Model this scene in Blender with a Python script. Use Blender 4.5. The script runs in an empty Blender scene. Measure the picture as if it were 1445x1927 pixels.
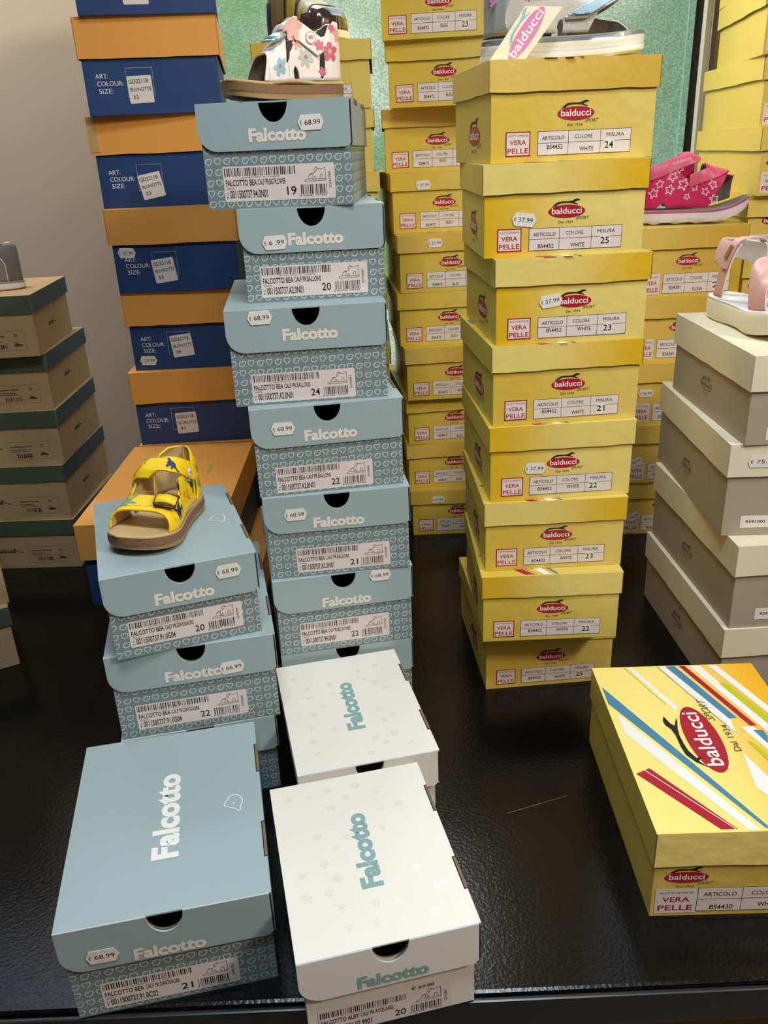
import bpy, bmesh, math, random
from math import pi, sin, cos, radians, sqrt
from mathutils import Matrix, Vector, Euler

scene = bpy.context.scene
COL = scene.collection

# ------------------------------------------------------------------ camera
F_PX, PITCH, ROLL, CAM_Z = 1571.205, 0.409251, 0.044853, 0.71629
cam_data = bpy.data.cameras.new('camera')
cam_data.sensor_fit = 'VERTICAL'
cam_data.sensor_height = 24.0
cam_data.lens = 24.0 * F_PX / 1927.0
cam_data.clip_start = 0.02
cam = bpy.data.objects.new('camera', cam_data)
COL.objects.link(cam)
cam.matrix_world = Matrix.Translation((0, 0, CAM_Z)) @ Matrix.Rotation(pi/2 - PITCH, 4, 'X') @ Matrix.Rotation(-ROLL, 4, 'Z')
scene.camera = cam

# ------------------------------------------------------------------ light
scene.view_settings.view_transform = 'Standard'
scene.view_settings.look = 'None'
scene.view_settings.gamma = 1.0
scene.view_settings.exposure = 0.08
scene.view_settings.use_curve_mapping = False
world = bpy.data.worlds.new('world')
scene.world = world
world.use_nodes = True
world.node_tree.nodes['Background'].inputs[0].default_value = (1.0, 0.93, 0.84, 1)
world.node_tree.nodes['Background'].inputs[1].default_value = 0.025

def area(name, loc, target, size, power, color, size_y=None):
    l = bpy.data.lights.new(name, 'AREA')
    l.energy = power; l.color = color; l.size = size
    if size_y: l.shape = 'RECTANGLE'; l.size_y = size_y
    o = bpy.data.objects.new(name, l); COL.objects.link(o)
    o.location = loc
    o.rotation_euler = (Vector(target) - Vector(loc)).to_track_quat('-Z', 'Y').to_euler()
    return o
# warm shop lamp to the right of the photographer, softer one behind, cool ceiling lamp over the near tops, daylight by the glass
area('shop_lamp_right', (1.35, -0.15, 1.65), (0.05, 1.1, 0.35), 0.32, 25, (1.0, 0.88, 0.74))
area('shop_lamp_rear', (1.1, -1.2, 1.7), (0.30, 1.0, 0.4), 0.7, 3.5, (1.0, 0.90, 0.78))
area('ceiling_lamp_cool', (0.05, 0.22, 2.0), (0.05, 0.52, 0), 0.6, 9.5, (0.74, 0.89, 1.0), 0.4).data.spread = radians(110)
area('window_daylight', (0.0, 1.90, 1.35), (0.9, 1.3, 0.5), 0.5, 7, (1.0, 0.97, 0.90)).data.spread = radians(120)
area('wall_downlight', (-0.95, 1.45, 2.15), (-0.85, 1.96, 1.15), 0.25, 6.5, (1.0, 0.92, 0.84)).data.spread = radians(95)

# ------------------------------------------------------------------ helpers
def tag(o, label=None, cat=None, group=None, kind=None):
    if label: o['label'] = label
    if cat: o['category'] = cat
    if group: o['group'] = group
    if kind: o['kind'] = kind
    return o

def s2l(c):
    c = c / 255.0
    return c / 12.92 if c <= 0.04045 else ((c + 0.055) / 1.055) ** 2.4
def rgb(r, g, b): return (s2l(r), s2l(g), s2l(b), 1.0)

MATS = {}
def mat(name, color, rough=0.6, metal=0.0, coat=0.0, noise=0.0, scale=60.0, bump=0.0, bscale=400.0, spec=0.5, emit=0.0):
    if name in MATS: return MATS[name]
    m = bpy.data.materials.new(name); m.use_nodes = True
    nt = m.node_tree; b = nt.nodes['Principled BSDF']
    b.inputs['Base Color'].default_value = color
    b.inputs['Roughness'].default_value = rough
    b.inputs['Metallic'].default_value = metal
    b.inputs['Coat Weight'].default_value = coat
    b.inputs['Specular IOR Level'].default_value = spec
    if emit:
        b.inputs['Emission Color'].default_value = color
        b.inputs['Emission Strength'].default_value = emit
    tc = None
    if noise or bump:
        tc = nt.nodes.new('ShaderNodeTexCoord')
    if noise:
        n = nt.nodes.new('ShaderNodeTexNoise'); n.inputs['Scale'].default_value = scale
        n.inputs['Detail'].default_value = 4
        nt.links.new(tc.outputs['Object'], n.inputs['Vector'])
        mx = nt.nodes.new('ShaderNodeMix'); mx.data_type = 'RGBA'
        mx.inputs[6].default_value = tuple(c * (1 - noise) for c in color[:3]) + (1,)
        mx.inputs[7].default_value = tuple(min(1, c * (1 + noise)) for c in color[:3]) + (1,)
        nt.links.new(n.outputs['Fac'], mx.inputs[0])
        nt.links.new(mx.outputs[2], b.inputs['Base Color'])
    if bump:
        n2 = nt.nodes.new('ShaderNodeTexNoise'); n2.inputs['Scale'].default_value = bscale
        nt.links.new(tc.outputs['Object'], n2.inputs['Vector'])
        bp = nt.nodes.new('ShaderNodeBump'); bp.inputs['Strength'].default_value = bump
        bp.inputs['Distance'].default_value = 0.001
        nt.links.new(n2.outputs['Fac'], bp.inputs['Height'])
        nt.links.new(bp.outputs['Normal'], b.inputs['Normal'])
    MATS[name] = m
    return m

def mathn(nt, op, a, b=None, c=None):
    n = nt.nodes.new('ShaderNodeMath'); n.operation = op
    for i, v in enumerate((a, b, c)):
        if v is None: continue
        if isinstance(v, (int, float)): n.inputs[i].default_value = v
        else: nt.links.new(v, n.inputs[i])
    return n.outputs[0]

def pattern_mat(name, base, line, axis):
    """printed rows of outlined hearts and little birds, in the plane (axis, z)"""
    m = bpy.data.materials.new(name); m.use_nodes = True
    nt = m.node_tree; b = nt.nodes['Principled BSDF']
    b.inputs['Roughness'].default_value = 0.5
    tc = nt.nodes.new('ShaderNodeTexCoord')
    sp = nt.nodes.new('ShaderNodeSeparateXYZ'); nt.links.new(tc.outputs['Object'], sp.inputs[0])
    M = lambda op, a, b=None, c=None: mathn(nt, op, a, b, c)
    px, pz = 0.0104, 0.0112
    u = M('DIVIDE', sp.outputs[axis], px); v = M('DIVIDE', sp.outputs[2], pz)
    cu, cv = M('FLOOR', u), M('FLOOR', v)
    par = M('FLOORED_MODULO', M('ADD', cu, cv), 2.0)
    x = M('MULTIPLY', M('SUBTRACT', M('SUBTRACT', u, cu), 0.5), 2.9)
    y = M('MULTIPLY', M('SUBTRACT', M('SUBTRACT', v, cv), 0.5), 3.1)
    ax = M('ABSOLUTE', x)
    yh = M('SUBTRACT', M('ADD', M('MULTIPLY', y, 1.12), 0.12), M('MULTIPLY', M('SQRT', ax), 0.62))
    dh = M('SQRT', M('ADD', M('MULTIPLY', x, x), M('MULTIPLY', yh, yh)))
    heart = M('LESS_THAN', M('ABSOLUTE', M('SUBTRACT', dh, 0.95)), 0.13)
    ln = M('SQRT', M('ADD', M('MULTIPLY', x, x), M('MULTIPLY', y, y)))
    cs = M('DIVIDE', M('ADD', M('MULTIPLY', x, 0.86), M('MULTIPLY', y, 0.5)), M('ADD', ln, 0.001))
    beak = M('MULTIPLY', M('POWER', M('MAXIMUM', cs, 0.0), 10.0), 0.42)
    bird = M('LESS_THAN', M('ABSOLUTE', M('SUBTRACT', ln, M('ADD', beak, 0.86))), 0.13)
    ex, ey = M('ADD', x, 0.15), M('SUBTRACT', y, 0.25)
    eye = M('LESS_THAN', M('ADD', M('MULTIPLY', ex, ex), M('MULTIPLY', ey, ey)), 0.025)
    bird = M('MAXIMUM', bird, eye)
    f = M('ADD', M('MULTIPLY', heart, par), M('MULTIPLY', bird, M('SUBTRACT', 1.0, par)))
    mx = nt.nodes.new('ShaderNodeMix'); mx.data_type = 'RGBA'
    mx.inputs[6].default_value = base; mx.inputs[7].default_value = line
    nt.links.new(f, mx.inputs[0]); nt.links.new(mx.outputs[2], b.inputs['Base Color'])
    MATS[name] = m
    return m

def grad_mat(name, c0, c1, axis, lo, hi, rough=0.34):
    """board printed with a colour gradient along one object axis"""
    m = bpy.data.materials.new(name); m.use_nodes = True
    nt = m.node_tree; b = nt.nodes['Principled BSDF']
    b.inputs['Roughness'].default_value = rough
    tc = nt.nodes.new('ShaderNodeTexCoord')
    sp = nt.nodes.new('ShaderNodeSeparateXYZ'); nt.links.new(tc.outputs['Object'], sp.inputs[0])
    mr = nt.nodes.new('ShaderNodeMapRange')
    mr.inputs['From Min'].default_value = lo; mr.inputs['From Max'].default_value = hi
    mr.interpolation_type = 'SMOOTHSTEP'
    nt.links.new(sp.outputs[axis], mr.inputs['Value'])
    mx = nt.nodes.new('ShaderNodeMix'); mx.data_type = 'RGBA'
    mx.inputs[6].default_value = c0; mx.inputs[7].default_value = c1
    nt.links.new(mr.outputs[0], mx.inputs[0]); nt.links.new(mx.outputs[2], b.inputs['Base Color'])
    n2 = nt.nodes.new('ShaderNodeTexNoise'); n2.inputs['Scale'].default_value = 45
    nt.links.new(tc.outputs['Object'], n2.inputs['Vector'])
    bp = nt.nodes.new('ShaderNodeBump'); bp.inputs['Strength'].default_value = 0.25
    bp.inputs['Distance'].default_value = 0.004
    nt.links.new(n2.outputs['Fac'], bp.inputs['Height']); nt.links.new(bp.outputs['Normal'], b.inputs['Normal'])
    MATS[name] = m
    return m

# paper, inks, boards
mat('paper', rgb(232, 224, 216), 0.55)
mat('label_paper', rgb(226, 212, 206), 0.55)
mat('ink', rgb(24, 22, 24), 0.5)
mat('ink_soft', rgb(70, 66, 66), 0.5)
mat('ink_grey', rgb(120, 112, 100), 0.5)
mat('print_red', rgb(170, 20, 45), 0.4)
mat('print_pink', rgb(225, 130, 175), 0.4)
mat('print_white', rgb(240, 236, 230), 0.45)
mat('print_teal', rgb(134, 166, 164), 0.5)
mat('print_green', rgb(70, 100, 40), 0.5)
mat('print_lime', rgb(190, 196, 20), 0.45)
mat('print_blue', rgb(70, 130, 165), 0.45)
mat('print_brand', rgb(235, 224, 210), 0.5)
mat('hole_shade', rgb(16, 18, 22), 0.9)  # near-black that stands in for shade inside slots and gaps
mat('raw_board', rgb(120, 100, 78), 0.8)
mat('board_edge', rgb(186, 192, 186), 0.7)
mat('grey_board', rgb(96, 98, 92), 0.8)
mat('blue_lid', rgb(158, 175, 176), 0.42, spec=0.55)
mat('white_board', rgb(232, 226, 216), 0.42, spec=0.55)
mat('white_emboss', rgb(226, 220, 211), 0.25, spec=0.7)
pattern_mat('pattern_front', rgb(120, 136, 138), rgb(208, 210, 202), 0)
pattern_mat('pattern_side', rgb(120, 136, 138), rgb(208, 210, 202), 1)
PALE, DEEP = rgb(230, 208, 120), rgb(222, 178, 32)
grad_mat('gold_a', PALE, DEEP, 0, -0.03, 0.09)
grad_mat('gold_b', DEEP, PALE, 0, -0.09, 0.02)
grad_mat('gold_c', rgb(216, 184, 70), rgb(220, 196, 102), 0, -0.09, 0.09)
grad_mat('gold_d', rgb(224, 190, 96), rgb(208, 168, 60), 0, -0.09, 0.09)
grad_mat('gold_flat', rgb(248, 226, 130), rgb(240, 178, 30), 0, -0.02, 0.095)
mat('gold_side', rgb(222, 196, 92), 0.42)
mat('orange_lid', rgb(240, 166, 78), 0.5)
mat('navy_body', rgb(38, 66, 116), 0.5)
mat('kraft_body', rgb(196, 164, 120), 0.7, noise=0.06, scale=300)
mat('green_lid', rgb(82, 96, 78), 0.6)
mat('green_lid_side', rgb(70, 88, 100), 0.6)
mat('cream_lid', rgb(226, 216, 190), 0.6)
mat('taupe_body', rgb(166, 152, 134), 0.65)
mat('emboss_dark', rgb(118, 106, 92), 0.5)
mat('clear_tape', rgb(206, 170, 110), 0.15, coat=1.0, bump=0.8, bscale=90)

def new_obj(name, me, parent=None, loc=(0, 0, 0), rot=None):
    o = bpy.data.objects.new(name, me); COL.objects.link(o)
    if parent: o.parent = parent
    o.location = loc
    if rot: o.rotation_euler = rot
    return o

class MB:
    """collects polygons with named materials and builds one mesh"""
    def __init__(self): self.v = []; self.f = []; self.m = []; self.s = []
    def poly(self, pts, m, smooth=False):
        i = len(self.v); self.v += [tuple(p) for p in pts]
        self.f.append(tuple(range(i, i + len(pts)))); self.m.append(m); self.s.append(smooth)
    def mesh(self, vs, fs, m, smooth=False):
        i = len(self.v); self.v += [tuple(p) for p in vs]
        for f in fs:
            self.f.append(tuple(i + k for k in f)); self.m.append(m); self.s.append(smooth)
    def box(self, x0, x1, y0, y1, z0, z1, m, ms=None):
        vs = [(x0, y0, z0), (x1, y0, z0), (x1, y1, z0), (x0, y1, z0), (x0, y0, z1), (x1, y0, z1), (x1, y1, z1), (x0, y1, z1)]
        fs = [(0, 3, 2, 1), (4, 5, 6, 7), (0, 1, 5, 4), (2, 3, 7, 6), (3, 0, 4, 7), (1, 2, 6, 5)]
        if ms is None: self.mesh(vs, fs, m)
        else:
            for k, f in enumerate(fs): self.poly([vs[q] for q in f], ms[k])
    def prism(self, pts2, y0, y1, m, edge=None):
        """outline in (x, z), extruded from y0 (front) to y1"""
        n = len(pts2)
        self.poly([(p[0], y0, p[1]) for p in pts2], m)
        self.poly([(p[0], y1, p[1]) for p in reversed(pts2)], edge or m)
        for k in range(n):
            a, b = pts2[k], pts2[(k + 1) % n]
            self.poly([(a[0], y0, a[1]), (a[0], y1, a[1]), (b[0], y1, b[1]), (b[0], y0, b[1])], edge or m)
    def tube(self, pts, r, m, n=8, closed=False):
        pts = [Vector(p) for p in pts]; N = len(pts); rings = []
        for k in range(N):
            a = pts[k - 1] if (k or closed) else pts[k]; b = pts[(k + 1) % N] if (k < N - 1 or closed) else pts[k]
            t = (b - a).normalized(); up = Vector((0, 0, 1)) if abs(t.z) < .9 else Vector((1, 0, 0))
            s = t.cross(up).normalized(); w = s.cross(t)
            rr = r[k] if isinstance(r, (list, tuple)) else r
            rings.append([pts[k] + (s * cos(q * 2 * pi / n) + w * sin(q * 2 * pi / n)) * rr for q in range(n)])
        vs = [v for g in rings for v in g]; fs = []
        for k in range(N if closed else N - 1):
            k2 = (k + 1) % N
            for q in range(n):
                q2 = (q + 1) % n
                fs.append((k * n + q, k * n + q2, k2 * n + q2, k2 * n + q))
        if not closed:
            fs.append(tuple(range(n))[::-1]); fs.append(tuple((N - 1) * n + q for q in range(n)))
        self.mesh(vs, fs, m, True)
    def build_mesh(self, name):
        me = bpy.data.meshes.new(name); me.from_pydata(self.v, [], self.f)
        names = []
        for m in self.m:
            if m not in names: names.append(m)
        for m in names: me.materials.append(MATS[m])
        me.polygons.foreach_set('material_index', [names.index(m) for m in self.m])
        me.polygons.foreach_set('use_smooth', self.s)
        me.update()
        return me
    def build(self, name, parent=None, loc=(0, 0, 0), rot=None, bevel=0.0):
        o = new_obj(name, self.build_mesh(name), parent, loc, rot)
        if bevel:
            bm = bmesh.new(); bm.from_mesh(o.data); bmesh.ops.remove_doubles(bm, verts=bm.verts, dist=1e-5)
            bm.to_mesh(o.data); bm.free()
            b = o.modifiers.new('bevel', 'BEVEL'); b.width = bevel; b.segments = 2; b.limit_method = 'ANGLE'
        return o

# ------------------------------------------------------------------ print
TXT = {}
def glyphs(s, bold=0.0, shear=0.0):
    key = (s, bold, shear)
    if key not in TXT:
        c = bpy.data.curves.new('t', 'FONT'); c.body = s; c.size = 1.0; c.resolution_u = 3
        c.offset = bold; c.shear = shear; c.fill_mode = 'FRONT'
        c.align_x = 'LEFT'; c.align_y = 'BOTTOM_BASELINE'
        o = bpy.data.objects.new('t', c)
        me = bpy.data.meshes.new_from_object(o)
        vs = [(v.co.x, v.co.y) for v in me.vertices]; fs = [tuple(p.vertices) for p in me.polygons]
        flip = me.polygons and me.polygons[0].normal.z < 0
        if flip: fs = [f[::-1] for f in fs]
        bpy.data.objects.remove(o); bpy.data.curves.remove(c); bpy.data.meshes.remove(me)
        xs = [v[0] for v in vs] or [0]
        TXT[key] = (vs, fs, min(xs), max(xs))
    return TXT[key]

class Sheet(MB):
    """flat printed matter in the XY plane, facing +Z; lay = print layer"""
    E = 0.00006
    def fill(self, pts, m, lay=0): self.poly([(p[0], p[1], lay * self.E) for p in pts], m)
    def rect(self, x0, y0, x1, y1, m, lay=0): self.fill([(x0, y0), (x1, y0), (x1, y1), (x0, y1)], m, lay)
    def frame(self, x0, y0, x1, y1, w, m, lay=1):
        self.rect(x0, y0, x1, y0 + w, m, lay); self.rect(x0, y1 - w, x1, y1, m, lay)
        self.rect(x0, y0, x0 + w, y1, m, lay); self.rect(x1 - w, y0, x1, y1, m, lay)
    def oval(self, x, y, a, b, m, lay=0, n=36, inner=None):
        P = [(x + a * cos(k * 2 * pi / n), y + b * sin(k * 2 * pi / n)) for k in range(n)]
        if inner is None: self.fill(P, m, lay)
        else:
            Q = [(x + (a - inner) * cos(k * 2 * pi / n), y + (b - inner) * sin(k * 2 * pi / n)) for k in range(n)]
            for k in range(n):
                j = (k + 1) % n; self.fill([Q[k], P[k], P[j], Q[j]], m, lay)
    def text(self, s, x, y, w, m, h=None, lay=2, bold=0.0, rot=0.0, shear=0.0, align='l'):
        """fit the string into width w (h = capital height; None keeps the letter shape)"""
        vs, fs, x0, x1 = glyphs(s, bold, shear)
        sx = w / max(1e-6, x1 - x0); sy = sx if h is None else h / 0.73
        off = {'l': 0, 'c': -w / 2, 'r': -w}[align]
        c, sn = cos(rot), sin(rot)
        P = []
        for a, b in vs:
            a2 = (a - x0) * sx + off; b2 = b * sy
            P.append((x + a2 * c - b2 * sn, y + a2 * sn + b2 * c, lay * self.E))
        self.mesh(P, fs, m)
    def line(self, pts, w, m, lay=2):
        for k in range(len(pts) - 1):
            (ax, ay), (bx, by) = pts[k], pts[k + 1]
            L = sqrt((bx - ax) ** 2 + (by - ay) ** 2) or 1e-6
            nx, ny = -(by - ay) / L * w / 2, (bx - ax) / L * w / 2
            self.fill([(ax - nx, ay - ny), (bx - nx, by - ny), (bx + nx, by + ny), (ax + nx, ay + ny)], m, lay)

def rrect(x0, y0, x1, y1, r, n=4):
    P = []
    for cx, cy, a in ((x1 - r, y0 + r, -90), (x1 - r, y1 - r, 0), (x0 + r, y1 - r, 90), (x0 + r, y0 + r, 180)):
        for k in range(n + 1):
            t = radians(a + 90 * k / n); P.append((cx + r * cos(t), cy + r * sin(t)))
    return P

CACHE = {}
def cached(key, fn):
    if key not in CACHE: CACHE[key] = fn()
    return CACHE[key]

DOG = [(-.5, -.19), (-.40, -.06), (-.27, .03), (-.12, .045), (.08, .04), (.20, .06), (.29, .115), (.37, .12), (.46, .08), (.38, .055), (.31, .03),
       (.27, -.01), (.40, -.075), (.39, -.09), (.22, -.035), (.08, -.012), (-.08, -.015), (-.2, -.03), (-.33, -.09), (-.30, -.15), (-.32, -.155), (-.38, -.10)]
def logo_into(S, x, y, w, ell='print_red', txt='print_white', dog='ink', sport=True, dal=True, rot=0.0, outline=None, k=0):
    c, sn = cos(rot), sin(rot)
    R = lambda a, b: (x + a * c - b * sn, y + a * sn + b * c)
    n = 40
    if outline:
        for q in range(n):
            t0, t1 = q * 2 * pi / n, (q + 1) * 2 * pi / n
            S.fill([R(.47*w*cos(t0), .15*w*sin(t0)), R(.5*w*cos(t0), .172*w*sin(t0)), R(.5*w*cos(t1), .172*w*sin(t1)), R(.47*w*cos(t1), .15*w*sin(t1))], outline, 3)
    else:
        S.fill([R(.5 * w * cos(q * 2 * pi / n), .168 * w * sin(q * 2 * pi / n)) for q in range(n)], ell, 3)
    vx, vy = R(-.405 * w, -.062 * w)
    S.text('balducci', vx, vy, .81 * w, txt, h=.165 * w, lay=5, bold=0.012, rot=rot)
    S.fill([R(a * .82 * w - .02 * w, b * .72 * w + .225 * w) for a, b in DOG], dog, 4)
    if sport:
        vx, vy = R(.26 * w, -.215 * w)
        S.text('SPORT', vx, vy, .37 * w, 'print_green', h=.085 * w, lay=6, rot=rot, shear=0.5)
    if dal:
        vx, vy = R(-.21 * w, -.30 * w)
        S.text('Dal 1934', vx, vy, .40 * w, 'ink_soft' if not outline else outline, h=.068 * w, lay=6, rot=rot)

def m_logo(w, k=0):
    S = Sheet(); logo_into(S, 0, 0, w); return S.build_mesh('logo')

def m_quality(w, h, border=True):
    S = Sheet(); S.rect(0, 0, w, h, 'label_paper', 3)
    if border: S.frame(0, 0, w, h, .0013, 'print_red', 4)
    S.text('SOTTOPIEDE', .10 * w, .80 * h, .80 * w, 'print_red', h=.075 * h, lay=5)
    S.text('VERA', .17 * w, .47 * h, .66 * w, 'print_red', h=.20 * h, lay=5, bold=.012)
    S.text('PELLE', .08 * w, .12 * h, .84 * w, 'print_red', h=.22 * h, lay=5, bold=.012)
    return S.build_mesh('quality_label')

def m_table(w, h, art, col, size, seed):
    r = random.Random(seed)
    S = Sheet(); S.rect(0, 0, w, h, 'label_paper', 3); S.frame(0, 0, w, h, .0005, 'ink', 4)
    S.rect(0, .50 * h, w, .52 * h, 'ink', 4)
    for x in (.325, .67): S.rect(x * w, 0, x * w + .0005, h, 'ink', 4)
    S.text('ARTICOLO', .045 * w, .64 * h, .24 * w, 'ink', h=.165 * h, lay=5, bold=.006)
    S.text('COLORE', .395 * w, .66 * h, .19 * w, 'ink', h=.165 * h, lay=5)
    S.text('MISURA', .735 * w, .68 * h, .19 * w, 'ink', h=.165 * h, lay=5)
    d1, d2 = r.uniform(-.1, .14), r.uniform(-.1, .14)
    S.text(art, .10 * w, (.15 + d1) * h, .17 * w, 'ink', h=.19 * h, lay=5, bold=.008)
    S.text(col, .45 * w, (.17 + d2) * h, (.15 if len(col) > 4 else .11) * w, 'ink', h=.19 * h, lay=5, bold=.008)
    if size:
        cx = (.80 + r.uniform(-.04, .03)) * w
        S.oval(cx, .33 * h, .065 * w, .30 * h, 'paper', 6)
        S.text(size, cx, .20 * h, .095 * w, 'ink', h=.30 * h, lay=8, bold=.012, align='c')
    return S.build_mesh('size_table')

def m_price(s, w=.0285, h=.0155, ghost=False):
    S = Sheet(); c = .0035
    P = [(-w/2, 0), (-w/2 + c, -h/2), (w/2 - c, -h/2), (w/2, 0), (w/2 - c, h/2), (-w/2 + c, h/2)]
    S.fill(P, 'paper', 3)
    for k in range(6):
        a, b = P[k], P[(k + 1) % 6]
        S.poly([(a[0], a[1], -2e-4), (b[0], b[1], -2e-4), (b[0], b[1], 3 * S.E), (a[0], a[1], 3 * S.E)], 'paper')
    S.text('\u20ac', -.41 * w, -.16 * h, .075 * w, 'ink', h=.30 * h, lay=5)
    S.text(s, -.23 * w, -.16 * h, .60 * w, 'ink', h=.34 * h, lay=5)
    return S.build_mesh('price_tag')

def sandal_drawing(S, x, y, w):
    L = lambda pts: S.line([(x + a * w, y + b * w) for a, b in pts], .00035, 'ink', 6)
    L([(0, 0), (.02, .07), (.22, .11), (.5, .07), (1, .09), (1.0, .02), (.4, 0), (0, 0)])
    L([(.16, .11), (.22, .26), (.34, .30), (.52, .38), (.62, .55), (.78, .50), (.98, .58), (1.0, .09)])
    L([(.22, .26), (.30, .34), (.40, .30), (.36, .12)])
    L([(.52, .38), (.46, .50), (.56, .60), (.66, .50)])
    L([(.42, .08), (.48, .22), (.55, .08)]); L([(.72, .08), (.74, .28), (.84, .28), (.86, .09)])

def bars(S, x, y, w, h, n, seed, lay=5):
    r = random.Random(seed); u = w / n
    k = 0
    while k < n:
        b = r.choice((1, 1, 2)); 
        S.rect(x + k * u, y, x + min(n, k + b) * u * 1.0 - u * .25 + 0, y + h, 'ink', lay)
        k += b + r.choice((1, 1, 2))

def m_label(w, h, name, colour, code, size, lot, cut, price=None):
    """thermal label of the kids' shoe boxes"""
    S = Sheet()
    S.fill(rrect(0, 0, w, h, .0018), 'label_paper', 3)
    bars(S, .015 * w, .72 * h, .64 * w, .23 * h, 120, size + name)
    S.text('00115007370N01119   F23228920', .17 * w, .665 * h, .34 * w, 'ink_soft', h=.03 * h, lay=5)
    S.text('FALCOTTO %s' % name.split(' ')[0], .02 * w, .45 * h, .28 * w, 'ink', h=.175 * h, lay=5, bold=.018)
    S.text('CALF ' + ' '.join(name.split(' ')[1:]), .31 * w, .46 * h, .25 * w, 'ink', h=.165 * h, lay=5, bold=.014)
    S.text(colour, .025 * w, .345 * h, .07 * w, 'ink_soft', h=.06 * h, lay=5)
    S.text(code, .05 * w, .10 * h, .34 * w, 'ink', h=.23 * h, lay=5, bold=.016)
    S.text('23', .018 * w, .2 * h, .02 * w, 'ink', h=.06 * h, lay=5); S.text('1', .022 * w, .1 * h, .008 * w, 'ink', h=.06 * h, lay=5)
    S.text(size, .565 * w, .14 * h, .085 * w, 'ink', h=.25 * h, lay=5, bold=.01)
    sandal_drawing(S, .73 * w, .50 * h, .19 * w)
    bars(S, .69 * w, .14 * h, .235 * w, .27 * h, 46, lot)
    S.text('8 053461 747463', .68 * w, .075 * h, .24 * w, 'ink_soft', h=.06 * h, lay=5)
    S.text(lot, .965 * w, .30 * h, .45 * h, 'ink', h=.022 * w, lay=5, rot=pi / 2)
    if price: S.text('\u20ac ' + price, .70 * w, 1.02 * h, .17 * w, 'ink', h=.13 * h, lay=5)
    return S.build_mesh('size_label')

def m_brand(w, m):
    S = Sheet(); S.text('Falcotto', 0, -.085 * w, w, m, h=.205 * w, lay=3, bold=.045, align='c')
    return S.build_mesh('brand_lettering')

def m_bird(w, m='print_white'):
    S = Sheet(); n = 60; P = []
    for k in range(n):
        t = k * 2 * pi / n
        r = .47 + .24 * max(0, cos(t - radians(195))) ** 30 + .20 * max(0, cos(t - radians(100))) ** 16
        P.append((r * w * cos(t), r * w * .78 * sin(t)))
    S.line(P + [P[0]], .045 * w, m, 3); S.oval(-.12 * w, .06 * w, .05 * w, .05 * w, m, 3, 10)
    return S.build_mesh('bird_print')

# stickers on a box: FRONT = body front, LID = lid front, TOP, LEFT side
RX = Matrix.Rotation(pi / 2, 4, 'X')
def stick(name, me, box, face, x, z, rot=0.0, label=None, lift=0.0, parent=None):
    d = box['dim']; off = .00018 + lift + (.0006 if name == 'price_tag' else 0)
    if face == 'FRONT': M = Matrix.Translation((x, -d['D'] / 2 - off, z)) @ RX
    elif face == 'LID': M = Matrix.Translation((x, -d['D'] / 2 - d['e'] - off, d['H'] + z)) @ RX
    elif face == 'TOP': M = Matrix.Translation((x, z, d['H'] + off))
    elif face == 'LEFT': M = Matrix.Translation((-d['W'] / 2 - off, x, z)) @ Matrix.Rotation(-pi / 2, 4, 'Z') @ RX
    elif face == 'RIGHT': M = Matrix.Translation((d['W'] / 2 + off, x, z)) @ Matrix.Rotation(pi / 2, 4, 'Z') @ RX
    o = bpy.data.objects.new(name, me); COL.objects.link(o)
    o.parent = parent or box['root']; o.matrix_local = M @ Matrix.Rotation(rot, 4, 'Z')
    if label: o['label'] = label
    return o

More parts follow.
